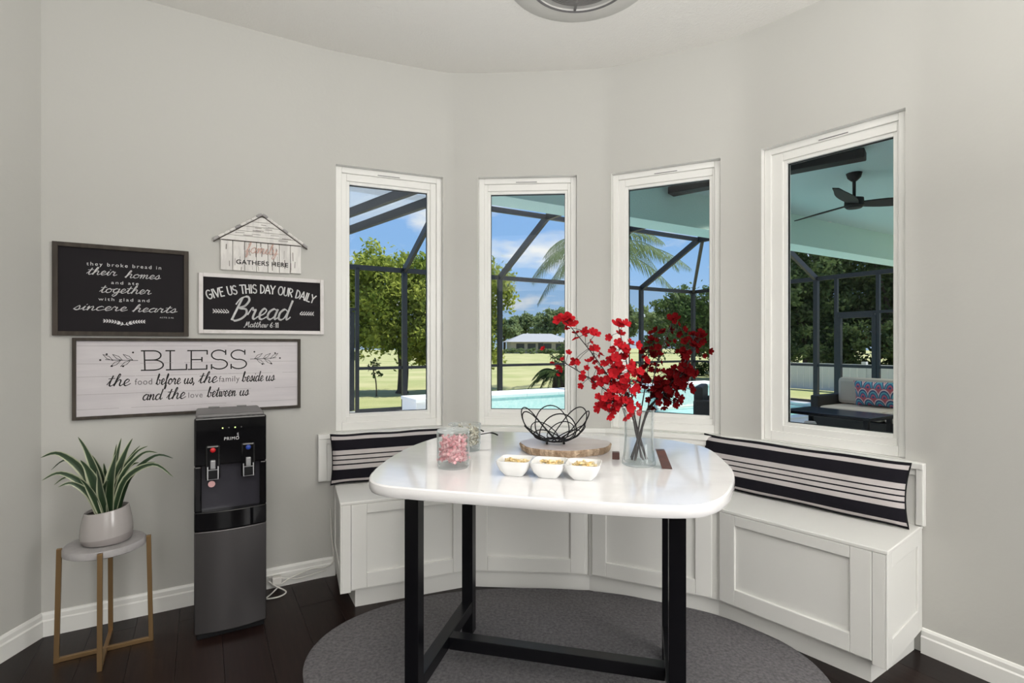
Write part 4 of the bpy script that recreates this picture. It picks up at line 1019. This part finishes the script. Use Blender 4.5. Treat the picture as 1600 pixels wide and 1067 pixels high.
# deck around the pool
PU0, PU1, PV0, PV1 = 4.3, 12.2, 6.1, 8.42
dk = MB()
for u0, u1, v0, v1 in ((-6.5, PU0, 3.6, 11.25), (PU0, 13.1, PV1, 11.25), (PU1, 13.1, 0.2, PV1), (PU0, PU1, .2, PV0), (2.9, PU0, 0.2, 3.6)):
    dk.prism([H(u0, v0).xy[:], H(u1, v0).xy[:], H(u1, v1).xy[:], H(u0, v1).xy[:]], -.16, -.03)
dk.build('pool_deck', M['deck'], kind='structure')
slab_h('pool_water', PU0, PU1, PV0, PV1, -.5, -.075, M['water'])
cp = MB()
for u0, u1, v0, v1 in ((PU0-.25, PU0, PV0-.25, PV1), (PU1, PU1+.25, PV0-.25, PV1), (PU0, PU1, PV0-.25, PV0)):
    cp.prism([H(u0, v0).xy[:], H(u1, v0).xy[:], H(u1, v1).xy[:], H(u0, v1).xy[:]], -.03, .0)
cp.build('pool_coping', M['white_stone'], kind='structure')
# raised pool wall at the back
pw = empty('raised_pool_wall', tuple(H(3.1, 8.46, -.03)), AU, 'long low raised pool wall with white coping and aqua tile face', 'pool wall')
MB().box(.02, 8.08, .02, .74, -.1, .42).build('wall_core', M['white_stone'], pw)
MB().box(1.2, 8.08, .005, .02, -.1, .42).build('tile_face', M['tile'], pw)
MB().box(.35, 1.2, .005, .02, .36, .42).build('tile_band', M['tile'], pw)
nst = 11
for k in range(nst):
    MB().box(8.1*k/nst+.002, 8.1*(k+1)/nst-.002, -.01, .76, .42, .48).build('coping_stone', M['white_stone'], pw, bevel=.006)

# screened pool cage
VA, UB, EZ, RZ_ = 11.0, 12.86, 2.97, 4.0
cg = empty('pool_cage', tuple(H(0, VA, 0)), AU, 'dark framed screen enclosure around the pool with sloping roof beams', 'pool enclosure')
def cgp(u, v, z): return (u, v-VA, z)
def cbar(name, p, q, w, h=None): return MB().bar(cgp(*p), cgp(*q), w, h or w).build(name, M['cage'], cg)
for uu in [-5.2, -2.4, 3.78, 6.142, 10.72, UB]:
    cbar('post', (uu, VA, -.03), (uu, VA, EZ), .10)
cbar('eave_rail', (-5.2, VA, EZ), (UB, VA, EZ), .07, .10)
cbar('eave_rail', (UB, VA, EZ), (UB, .6, EZ), .07, .10)
cbar('chair_rail', (-5.2, VA, .88), (1.75, VA, .88), .06); cbar('chair_rail', (2.77, VA, .88), (UB, VA, .88), .06)
cbar('chair_rail', (UB, VA, .88), (UB, 6.81, .88), .06); cbar('chair_rail', (UB, 5.9, .88), (UB, .6, .88), .06)
cbar('base_rail', (-5.2, VA, .0), (1.75, VA, .0), .06); cbar('base_rail', (2.77, VA, .0), (UB, VA, .0), .06); cbar('base_rail', (UB, VA, .0), (UB, 6.81, .0), .06)
for vv in (9.1, 7.28, 6.81, 5.92, 3.8, 1.8): cbar('post', (UB, vv, -.03), (UB, vv, EZ if vv != 6.81 else EZ), .10 if vv in (9.1, 7.28) else .07)
cbar('post', (8.43, VA, -.03), (8.43, VA, EZ), .10); cbar('post', (1.75, VA, -.03), (1.75, VA, EZ), .07); cbar('post', (2.77, VA, -.03), (2.77, VA, EZ), .07)
for uu in (-2.4, .6, 3.78, 6.142, 8.43, 10.72): cbar('rafter', (uu, VA, EZ), (uu, VA-2, RZ_), .07, .14); cbar('roof_beam', (uu, VA-2, RZ_), (uu, 5.6, RZ_+.02), .07, .14)
for vv in (7.28, 5.0): cbar('rafter', (UB, vv, EZ), (UB-2, vv, RZ_), .07, .12)
cbar('hip_rafter', (UB, VA, EZ), (UB-2, VA-2, RZ_), .07, .12)
cbar('purlin', (-5.2, VA-2, RZ_), (UB-2, VA-2, RZ_), .07, .09); cbar('purlin', (UB-2, VA-2, RZ_), (UB-2, 5.2, RZ_), .07, .09)
# two screen doors, one in each wall of the cage
def screen_door(p0, p1, zt):
    d = empty('screen_door', (0, 0, 0)); d.parent = cg
    (u0, v0), (u1, v1) = p0, p1
    for (a, b_, w) in (((u0, v0, .02), (u0, v0, zt), .09), ((u1, v1, .02), (u1, v1, zt), .09), ((u0, v0, zt), (u1, v1, zt), .09), ((u0, v0, .06), (u1, v1, .06), .09), ((u0, v0, .88), (u1, v1, .88), .07)):
        MB().bar(cgp(*a), cgp(*b_), w, w).build('door_rail', M['cage'], d)
    MB().bar(cgp(u0, v0, .17), cgp(u1, v1, .17), .03, .26).build('kick_plate', M['cage'], d)
screen_door((1.86, VA), (2.66, VA), 2.04); screen_door((UB, 6.74), (UB, 5.99), 2.03)
cbar('header_rail', (UB, 6.81, 2.1), (UB, .6, 2.1), .06); cbar('header_rail', (1.75, VA, 2.1), (2.77, VA, 2.1), .06)
def screen_mat():
    m = bpy.data.materials.new('insect_screen'); m.use_nodes = True; t = m.node_tree; t.nodes.clear()
    tr = N(t, 'ShaderNodeBsdfTransparent', Color=(.88, .88, .88, 1)); d = N(t, 'ShaderNodeBsdfDiffuse', Color=(.02, .02, .02, 1)); mi = N(t, 'ShaderNodeMixShader', Fac=.06)
    t.links.new(tr.outputs[0], mi.inputs[1]); t.links.new(d.outputs[0], mi.inputs[2]); t.links.new(mi.outputs[0], N(t, 'ShaderNodeOutputMaterial').inputs[0]); return m
M['screen'] = screen_mat()
for a, b_ in ((-5.2, 3.78), (3.78, 6.142), (6.142, 8.43), (8.43, 10.72), (10.72, UB)):
    b = MB(); b.add([cgp(a, VA+.02, 0), cgp(b_, VA+.02, 0), cgp(b_, VA+.02, EZ), cgp(a, VA+.02, EZ)], [(0, 1, 2, 3)]); b.build('screen_panel', M['screen'], cg, fix=False)
for a, b_ in ((VA, 9.1), (9.1, 7.28), (7.28, 3.8), (3.8, .6)):
    b = MB(); b.add([cgp(UB+.02, a, 0), cgp(UB+.02, b_, 0), cgp(UB+.02, b_, EZ), cgp(UB+.02, a, EZ)], [(0, 1, 2, 3)]); b.build('screen_panel', M['screen'], cg, fix=False)

# translucent patio roof seen high in the left window
def roofmat():
    m = bpy.data.materials.new('translucent_roof_sheet'); m.use_nodes = True; t = m.node_tree; t.nodes.clear()
    d = N(t, 'ShaderNodeBsdfDiffuse', Color=(.35, .40, .44, 1)); tl = N(t, 'ShaderNodeBsdfTranslucent', Color=(.42, .48, .52, 1)); tr = N(t, 'ShaderNodeBsdfTransparent', Color=(.75, .82, .88, 1))
    m1 = N(t, 'ShaderNodeMixShader', Fac=.55); m2 = N(t, 'ShaderNodeMixShader', Fac=.35)
    t.links.new(d.outputs[0], m1.inputs[1]); t.links.new(tl.outputs[0], m1.inputs[2]); t.links.new(m1.outputs[0], m2.inputs[1]); t.links.new(tr.outputs[0], m2.inputs[2])
    t.links.new(m2.outputs[0], N(t, 'ShaderNodeOutputMaterial').inputs[0]); return m
M['panelroof'] = roofmat()
rf = empty('patio_roof', (-2.0, 7.0, 3.11), 0, 'translucent patio roof with grey beams high outside the left window', 'patio roof')
def rl(x, y, z=3.11): return Vector((x+2.0, y-7.0, z-3.11))
b2 = [Vector((-3.9, 9.57)), Vector((-.35, 5.72))]; b1 = [Vector((-3.6, 8.45)), Vector((-.45, 5.25))]; b0 = [Vector((-3.9, 7.4)), Vector((-.9, 4.6))]
for q in (b2, b1):
    MB().bar(rl(*q[0]), rl(*q[1]), .06, .11).build('roof_beam', M['cage'], rf)
for (p, q), (r, s) in ((b2, b1), (b1, b0)):
    b = MB(); n_ = 14; vs = []
    for i in range(n_+1):
        t = i/n_; c0 = p.lerp(r, t); c1 = q.lerp(s, t); hz = 3.15+.05*math.sin(PI*t)+.012*(i % 2)
        vs += [rl(c0.x, c0.y, hz), rl(c1.x, c1.y, hz)]
    b.add(vs, [(2*i, 2*i+1, 2*i+3, 2*i+2) for i in range(n_)], True); b.build('roof_sheet', M['panelroof'], rf, fix=False)

# lanai: ceiling, edge beam, house wall
slab_h('lanai_ceiling', 2.25, 13.2, .4, 4.93, 3.43, 3.55, M['lanai'])
slab_h('lanai_beam', 2.25, 13.2, 4.92, 5.30, 2.96, 3.56, M['lanaibeam'])
slab_h('lanai_wall', 3.05, 13.2, .1, .4, -.03, 3.5, M['lanai'])
for px_, py_ in ((5.30, 8.90),):
    rl_ = empty('recessed_light', (px_, py_, 3.43), 0, 'small recessed light glowing in the aqua lanai ceiling', 'light')
    MB().lathe([(.055, -.004), (.075, -.006), (.08, 0)], 24).build('light_trim', M['vinyl'], rl_, fix=False); b = MB(); b.disc((0, 0, -.003), .056); b.build('lamp', M['lamp'], rl_, fix=False)
for k, (px_, py_) in enumerate(((5.30, 8.90), (3.0, 6.9), (6.2, 6.2), (7.6, 8.3))):  # first spot is the visible recessed light; the others are added fill
    d = bpy.data.lights.new('lanai_lamp_and_fill', 'SPOT'); d.energy = 160; d.spot_size = math.radians(105); d.spot_blend = .6; d.color = (1, .93, .82); d.shadow_soft_size = .06
    o = bpy.data.objects.new('lanai_lamp_and_fill', d); C.objects.link(o); o.location = (px_, py_, 3.40)
# long black bar under the lanai ceiling
hb = empty('ceiling_heater', (2.88, 6.19, 3.36), math.atan2(-.636, .77), 'long slim black heater bar hung under the aqua lanai ceiling', 'heater')
MB().box(-1.06, 1.06, -.09, .09, -.05, .045).build('heater_body', M['blackmatte'], hb, bevel=.01)
for x in (-.7, .7): MB().box(x-.02, x+.02, -.03, .03, .045, .0699).build('mount_bracket', M['blackmatte'], hb)
# ceiling fan
fn = empty('ceiling_fan', (4.12, 6.35, 3.43), 0, 'black three blade ceiling fan hanging in the lanai', 'fan')
b = MB(); b.lathe([(0, -.095), (.03, -.095), (.07, -.055), (.085, 0), (0, 0)], 28); b.build('canopy', M['blackmatte'], fn)
MB().tube([(0, 0, -.09), (0, 0, -.30)], .018, 12).build('downrod', M['blackmatte'], fn)
b = MB(); b.lathe([(0, -.29), (.05, -.29), (.10, -.305), (.105, -.395), (.08, -.42), (0, -.425)], 28); b.build('motor', M['blackmatte'], fn)
for k, a in enumerate((-14, 106, 226)):
    b = MB(); n_ = 10; vs = []
    for i in range(n_+1):
        t = i/n_; x = .08+.80*t; w = .045+.055*math.sin(PI*min(t*1.05+.1, 1))*1.0; w *= (1 if t < .93 else .75); tw = math.radians(-13)
        for q, dz in ((-1, 0), (1, 0), (1, .012), (-1, .012)): vs.append((x, q*w*math.cos(tw), -.375+q*w*math.sin(tw)+dz))
    b.add(vs, [(3, 2, 1, 0), tuple(range(4*n_, 4*n_+4))]+[(4*i+j, 4*i+(j+1) % 4, 4*i+4+(j+1) % 4, 4*i+4+j) for i in range(n_) for j in range(4)])
    o = b.build('blade', M['blackmatte'], fn); o.rotation_euler = (0, 0, math.radians(a))

# lanai furniture
sf_ = empty('outdoor_sofa', tuple(H(8.15, 3.7, -.03)), AU+PI, 'black wicker outdoor sofa with taupe cushions under the lanai', 'sofa')   # local -x runs into the sofa, faces the camera side
SL = .95
def sbox(name, x0, x1, y0, y1, z0, z1, m, bev=.03): return MB().box(-x1, -x0, y0, y1, z0, z1).build(name, m, sf_, bevel=bev)
sbox('sofa_base', 0, .86, -SL, SL, .08, .30, M['wicker'], .01); sbox('sofa_back', .74, .86, -SL, SL, .30, .80, M['wicker'], .02)
for s in (-1, 1): sbox('sofa_arm', 0, .86, s*SL-.06, s*SL+.06, .0, .62, M['wicker'], .02)
for s in (-1, 1):
    y0, y1 = sorted((s*.005, s*(SL-.065)))
    sbox('seat_cushion', .0, .70, y0, y1, .305, .47, M['cushion_out'], .05)
    o = sbox('back_cushion', .52, .72, y0, y1, .475, .89, M['cushion_out'], .06)
def fanpat():
    m = bpy.data.materials.new('scallop_print'); m.use_nodes = True; t = m.node_tree; b = t.nodes['Principled BSDF']; b.inputs['Roughness'].default_value = .9
    co = N(t, 'ShaderNodeTexCoord'); mp = N(t, 'ShaderNodeMapping'); mp.inputs['Scale'].default_value = (7, 7, 7); t.links.new(co.outputs['Object'], mp.inputs[0])
    sx = N(t, 'ShaderNodeSeparateXYZ'); t.links.new(mp.outputs[0], sx.inputs[0])
    def mth(op, a, b_=None):
        n = N(t, 'ShaderNodeMath', operation=op)
        for i, q in enumerate((a, b_)):
            if q is None: continue
            if isinstance(q, (int, float)): n.inputs[i].default_value = q
            else: t.links.new(q, n.inputs[i])
        return n.outputs[0]
    row = mth('FLOOR', sx.outputs[2]); fz = mth('SUBTRACT', sx.outputs[2], row)
    sh = mth('MULTIPLY', mth('MODULO', mth('ABSOLUTE', row), 2), .5)
    yy = mth('ADD', sx.outputs[1], sh); fy = mth('SUBTRACT', mth('SUBTRACT', yy, mth('FLOOR', yy)), .5)
    d = mth('SQRT', mth('ADD', mth('MULTIPLY', fy, fy), mth('MULTIPLY', mth('MULTIPLY', fz, fz), .35)))
    r = ramp(t, [(0, (.05, .10, .22)), (.13, (.55, .12, .16)), (.22, (.06, .12, .25)), (.31, (.12, .36, .42)), (.40, (.05, .08, .18)), (.49, (.72, .52, .50)), (.56, (.45, .10, .13))], 'CONSTANT')
    t.links.new(d, r.inputs[0]); t.links.new(r.outputs[0], b.inputs['Base Color']); return m
tp_ = empty('throw_pillow', tuple(H(8.59, 3.98, .451)), AU+PI, 'throw pillow with pink and navy scallop print on the outdoor sofa', 'pillow')
b = MB(); nx = nz = 14
for side in (-1, 1):
    vs = []
    for j in range(nz+1):
        for i in range(nx+1):
            s, t = i/nx*2-1, j/nz*2-1; vs.append((side*.07*((1-s*s)*(1-t*t))**.4, s*.29*(1-.06*(1-t*t)), .19+t*.19*(1-.06*(1-s*s))))
    b.add(vs, [(j*(nx+1)+i, j*(nx+1)+i+1, (j+1)*(nx+1)+i+1, (j+1)*(nx+1)+i) for j in range(nz) for i in range(nx)], True)
o = b.build('pillow_body', fanpat(), tp_, angle=math.radians(120)); o.rotation_euler = (0, math.radians(8), 0)
ct = empty('coffee_table', tuple(H(7.38, 3.98, -.03)), AU, 'low black patio table in front of the outdoor sofa', 'table')
MB().box(-.30, .36, -.62, .50, .44, .49).build('table_top', M['black'], ct, bevel=.01)
for x in (-.26, .31):
    for y in (-.57, .45): MB().box(x-.025, x+.025, y-.025, y+.025, 0, .44).build('leg', M['black'], ct)
pl = empty('cone_planter', (3.72, 6.58, -.03), 0, 'pale grey cone shaped pot standing beside the patio table', 'planter')
b = MB(); b.lathe([(0, 0), (.12, 0), (.125, .02), (.07, .42), (.06, .44), (.05, .43), (0, .40)], 28); b.build('pot', M['concrete'], pl)
MB().lathe([(.122, .0), (.130, .01), (.130, .04), (.121, .045)], 28).build('foot_band', M['vinyl'], pl, fix=False)
ac = empty('wicker_armchair', (3.02, 7.42, -.03), math.radians(64), 'black wicker armchair beside the pool outside the third window', 'chair')
MB().box(-.36, .36, -.36, .36, .08, .38).build('seat', M['wicker'], ac, bevel=.02)
MB().box(-.36, .36, .28, .40, .38, .82).build('backrest', M['wicker'], ac, bevel=.03)
for s in (-1, 1):
    MB().box(s*.36-.05, s*.36+.05, -.38, .40, .0, .64).build('arm', M['wicker'], ac, bevel=.025)
MB().box(-.29, .29, -.34, .27, .385, .50).build('seat_cushion', M['blackmatte'], ac, bevel=.04)

# white vinyl fence beyond the right side of the cage
fe = empty('vinyl_fence', tuple(H(16.6, 4, -.06)), AU, 'low white vinyl fence on the grass beyond the pool cage', 'fence')
FZ = .86
for k in range(64):
    y = -6+k*.20
    MB().box(-.012, .012, y+.004, y+.196, .04, FZ-.04).build('fence_board', M['vinyl'], fe) if k == 0 else None
fb = [c for c in fe.children][0]
for k in range(1, 64):
    o = fb.copy(); C.objects.link(o); o.parent = fe; o.location = (0, k*.20, 0)
for z in (.05, FZ-.03): MB().box(-.02, .02, -6, 6.8, z-.03, z+.03).build('fence_rail', M['vinyl'], fe)
for k in range(6): MB().box(-.06, .06, -6+k*2.5-.06, -6+k*2.5+.06, 0, FZ+.08).build('fence_post', M['vinyl'], fe)

# ------------------------------------------------------------------ trees
def quads(name, cen, nor, tan, w, h, m, parent, kind='stuff'):
    n = len(cen); bt = np.cross(nor, tan)
    a = tan*w[:, None]; b_ = bt*h[:, None]
    v = np.stack([cen-a*.5-b_*.1, cen-b_, cen+a*.5-b_*.1, cen+b_], 1).reshape(-1, 3).astype(np.float32)
    me = bpy.data.meshes.new(name); me.vertices.add(4*n); me.vertices.foreach_set('co', v.ravel())
    me.loops.add(4*n); me.loops.foreach_set('vertex_index', np.arange(4*n, dtype=np.int32))
    me.polygons.add(n); me.polygons.foreach_set('loop_start', np.arange(0, 4*n, 4, dtype=np.int32)); me.polygons.foreach_set('loop_total', np.full(n, 4, dtype=np.int32))
    me.update(calc_edges=True); me.materials.append(m)
    o = bpy.data.objects.new(name, me); C.objects.link(o); o.parent = parent
    if kind: o['kind'] = kind
    return o
def unit(n):
    v = rng.normal(size=(n, 3)); return v/np.linalg.norm(v, axis=1)[:, None]
def tree(name, loc, blobs, n, leaf, m, label, trunk=(.2, 1.6), group=None, cat='tree', lean=(0, 0)):
    e = empty(name, loc, 0, label, cat, group)
    vol = np.array([b[3]*b[4]*b[5] for b in blobs])**.75; cnt = np.maximum((vol/vol.sum()*n).astype(int), 40); cs = []
    for b, c in zip(blobs, cnt):
        sub = max(6, c//110); ctr = unit(sub)*rng.uniform(.35, 1., (sub, 1)); p = ctr[rng.integers(0, sub, c)]+rng.normal(size=(c, 3))*.17
        cs.append(p*np.array(b[3:6])+np.array(b[0:3]))
    cen = np.concatenate(cs); cen[:, 2] = np.maximum(cen[:, 2], .02); k = len(cen); nor = unit(k)+np.array([0, 0, .5]); nor /= np.linalg.norm(nor, axis=1)[:, None]
    tan = np.cross(nor, unit(k)); tan /= np.linalg.norm(tan, axis=1)[:, None]
    s = leaf*rng.uniform(.6, 1.3, k); quads('foliage', cen, nor, tan, s*.75, s*.75, m, e)
    if trunk:
        r, h = trunk; top = Vector((lean[0], lean[1], h))
        b = MB(); b.tube(catmull([(0, 0, 0), top*.5+Vector((.04, 0, 0)), top], 5), [r*1.25]+[r*.9]*9+[r*.7], 10)
        for bl in blobs[:7]:
            c_ = Vector(bl[:3]); b.tube(catmull([top*.92, top.lerp(c_, .5)+Vector((0, 0, .15)), c_], 4), [r*.55, r*.5, r*.45, r*.4, r*.35, r*.3, r*.25, r*.2, r*.12], 6)
        b.build('trunk', M['bark'], e)
    return e
LG = leaf_mat('bright_oak_leaf', (.12, .19, .03), (.52, .56, .13), 1.1, .4)
LD = leaf_mat('dark_oak_leaf', (.045, .075, .030), (.13, .18, .07), 1.0, .3)
LM = leaf_mat('mid_green_leaf', (.085, .15, .05), (.20, .27, .10), .5, .3)
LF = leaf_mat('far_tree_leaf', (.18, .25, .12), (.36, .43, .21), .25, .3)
def crown(rx, ry, z0, z1, n, rb):
    return [(random.uniform(-rx, rx), random.uniform(-ry, ry), random.uniform(z0, z1), rb*random.uniform(.75, 1.2), rb*random.uniform(.75, 1.2), rb*random.uniform(.6, .95)) for _ in range(n)]
tree('oak_tree', (-3.25, 15.6, -.06), [(-2.9, .2, 3.0, .9, .9, .9), (-2.6, .3, 1.5, .8, .8, .6), (-1.8, .4, 1.45, .8, .8, .5), (1.3, .2, 1.2, .8, .7, .6), (2.4, .3, 3.0, .9, .9, 1.0), (2.2, .3, 1.4, .9, .8, .8), (0, 0, 2.5, 1.3, 1.3, 1.3), (-1.1, .1, 2.9, .9, .9, .9), (.2, .3, 3.6, 1.0, .9, .8), (-.7, 0, 3.7, .8, .8, .7), (1.1, .2, 2.7, .9, .9, .9), (.9, -.2, 1.7, .8, .8, .7), (-1.3, .2, 1.8, .7, .7, .6), (-1.9, .2, 3.2, .9, .8, .8), (1.9, .4, 2.2, .9, .9, 1.0), (.5, .2, 1.35, .7, .6, .45), (-2.4, .4, 2.2, .8, .8, .8), (-.5, -.3, 1.75, .7, .6, .5)], 46000, .10, LG, 'large sunlit oak tree on the lawn outside the left window', (.17, 1.5))
tree('young_tree', (-3.75, 14.6, -.06), [(-.1, 0, .85, .17, .15, .22), (.0, 0, .6, .15, .12, .12)], 160, .06, LD, 'thin young sapling on the grass in front of the oak tree', (.02, .85), lean=(-.12, 0))
tree('oak_tree.001', (6.9, 21.0, -.06), [(0, 0, 2.2, 1.2, 1.1, 1.1), (-.9, 0, 1.6, .9, .8, .8), (1.0, 0, 2.6, 1.1, 1.0, 1.0), (.1, 0, 3.2, .8, .8, .6), (1.7, 0, 1.9, 1.0, .9, 1.0), (-.6, .2, 2.8, .7, .7, .5), (.6, -.3, 1.4, .7, .6, .5)], 15000, .10, LM, 'mid sized green tree behind the cage seen through the third window', (.16, 1.3))
big = [(12.2, 21.8, 'dense dark oak tree filling the view left of the screen door in the right window'), (15.2, 21.0, 'dense dark oak tree behind the outdoor sofa in the right window'), (18.2, 20.0, 'dark oak tree furthest right beyond the white fence'), (13.6, 27.0, 'tall dark oak tree standing behind the row of oaks at right')]
for i, (x, y, lab) in enumerate(big):
    h = 6.6 if i < 3 else 8.0
    tree('oak_tree.%03d' % (i+2), (x, y, -.06), crown(1.9, 1.5, 1.2, h-1.1, 20, 1.35), 20000, .14, LD, lab, (.22, 2.0), 'oak trees beyond the white fence')
tree('clipped_hedge', (9.6, 24.5, -.06), crown(1.6, .6, .4, 1.6, 10, .7), 5000, .10, LD, 'dark shrub mass between the trees behind the pool', None, cat='shrub')
for i, (x, y, lab) in enumerate(((11.6, 19.6, 'dark leafy shrub behind the white fence left of the screen door'), (13.9, 18.6, 'dark leafy shrub behind the white fence seen through the screen door'), (16.2, 17.6, 'dark leafy shrub behind the white fence above the sofa'))):
    tree('leafy_shrub.%03d' % (i+1), (x, y, -.06), crown(1.0, .5, .5, 1.9, 9, .8), 6500, .11, LD, lab, None, 'dark shrubs behind the white fence', 'shrub')
# far tree line and house
ft = [(-16, 105, 8.2), (-10.5, 112, 7.4), (-6.2, 100, 7.6), (-1.5, 104, 7.2), (3.0, 118, 8.5), (7.8, 108, 9.4), (12.5, 104, 9.6), (17.5, 112, 9.8), (22.5, 104, 9.2), (27, 98, 8.6), (31, 96, 8.8), (35.5, 98, 8.2), (40, 96, 9.0), (45.5, 94, 8.5), (51, 92, 8.0), (57, 90, 8.4), (64, 90, 8.0), (72, 86, 8.5)]
adj = ['small', 'broad', 'tall', 'rounded', 'spreading', 'bushy']
for i, (x, y, h) in enumerate(ft):
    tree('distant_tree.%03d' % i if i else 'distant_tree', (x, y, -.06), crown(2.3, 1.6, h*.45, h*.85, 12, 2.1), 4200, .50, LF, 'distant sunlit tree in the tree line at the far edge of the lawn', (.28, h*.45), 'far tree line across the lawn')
hs = empty('distant_house', (5.0, 92, -.06), math.radians(8), 'distant single storey house with pale grey hipped roof across the lawn', 'house')
MB().box(-5.2, 5.2, 0, 6, 0, 2.1).build('house_wall', M['housewall'], hs)
b = MB(); b.add([(-6, -.8, 2.0), (6, -.8, 2.0), (6, 6.8, 2.0), (-6, 6.8, 2.0), (-2.6, 3, 3.5), (2.6, 3, 3.5)], [(0, 1, 5, 4), (1, 2, 5), (2, 3, 4, 5), (3, 0, 4), (3, 2, 1, 0)]); b.build('roof', M['stoneroof'], hs)
for x in (-3.6, -1.6, 1.2, 3.4): MB().box(x-.7, x+.7, -.06, .0, .5, 1.7).build('window', M['darkpane'], hs)
MB().box(-.45, .45, -.07, 0, 0, 1.8).build('door', M['darkpane'], hs)
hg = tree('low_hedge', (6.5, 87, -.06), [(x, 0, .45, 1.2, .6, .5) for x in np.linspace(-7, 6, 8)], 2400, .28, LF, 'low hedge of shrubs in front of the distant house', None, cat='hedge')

# palms
def frond_mb(base, az, L_, rise, droop, nl, ll, lw):
    b = MB(); pts = []
    for i in range(15):
        t = i/14; r = L_*t*(1-.12*t); z = rise*t*L_*(1-t*.55)-droop*L_*t*t
        pts.append(Vector((base[0]+math.cos(az)*r, base[1]+math.sin(az)*r, base[2]+z)))
    b.tube(pts, [.022-.018*i/14 for i in range(15)], 5)
    side = Vector((-math.sin(az), math.cos(az), 0))
    for k in range(nl):
        t = .12+.87*k/nl; f = t*14; i = min(int(f), 13); p = pts[i].lerp(pts[i+1], f-i); d = (pts[i+1]-pts[i]).normalized()
        l = ll*math.sin(PI*min(.12+t*.86, 1))**.6
        for s in (-1, 1):
            q = (side*s*.62+d*.55+Vector((0, 0, -.55+random.uniform(-.2, .1)))).normalized(); m_ = p+q*l*.5+Vector((0, 0, .04*l)); tip = p+q*l+Vector((0, 0, -.18*l))
            w_ = d*lw
            b.add([p-w_*.6, p+w_*.6, m_+w_, m_-w_, tip], [(0, 1, 2, 3), (3, 2, 4)])
    return b
PF = leaf_mat('palm_frond_leaf', (.10, .15, .07), (.24, .30, .15), 2, .25); SF = leaf_mat('sago_frond_leaf', (.03, .06, .025), (.10, .14, .05), 3, .15)
pm = empty('palm_tree', (2.75, 17.2, -.06), 0, 'feathery palm tree rising behind the pool cage between the middle windows', 'palm')
MB().tube(catmull([(0, 0, 0), (.06, 0, 2.2), (0, 0, 4.5)], 8), [.17]*8+[.13]*9, 12).build('trunk', M['bark'], pm)
for k, (az, L_, rise, dr) in enumerate([(0.05, 3.6, .35, .32), (.5, 3.2, .55, .45), (-.5, 3.0, .5, .5), (1.2, 2.8, .8, .5), (-1.2, 2.7, .7, .6), (2.0, 2.6, .8, .6), (2.7, 2.6, .5, .6), (3.3, 2.5, .45, .62), (3.9, 2.5, .4, .75), (4.5, 2.4, .7, .8), (-.15, 3.0, .05, .55), (3.05, 2.2, .0, .8), (.25, 2.8, .85, .25), (2.4, 2.5, .9, .4)]):
    frond_mb((0, 0, 4.5), az, L_, rise, dr, 40, .62, .020).build('frond', PF, pm, fix=False)
sg = empty('sago_palm', (1.28, 14.2, -.06), 0, 'dark low sago palm growing just beyond the pool wall outside the second window', 'palm')
MB().tube([(0, 0, 0), (0, 0, .35), (0, 0, .62)], [.22, .2, .16], 12).build('trunk', M['bark'], sg)
for k in range(26):
    frond_mb((0, 0, .62), k*2.4, random.uniform(.75, 1.1), random.uniform(.2, 1.1), random.uniform(.45, .9), 22, .17, .014).build('frond', SF, sg, fix=False)
sh = tree('leafy_shrub', (1.9, 15.3, -.06), [(0, 0, .9, .7, .5, .6), (.4, 0, 1.25, .5, .4, .5)], 2600, .075, LM, 'leafy green shrub behind the sago palm', None, cat='shrub')
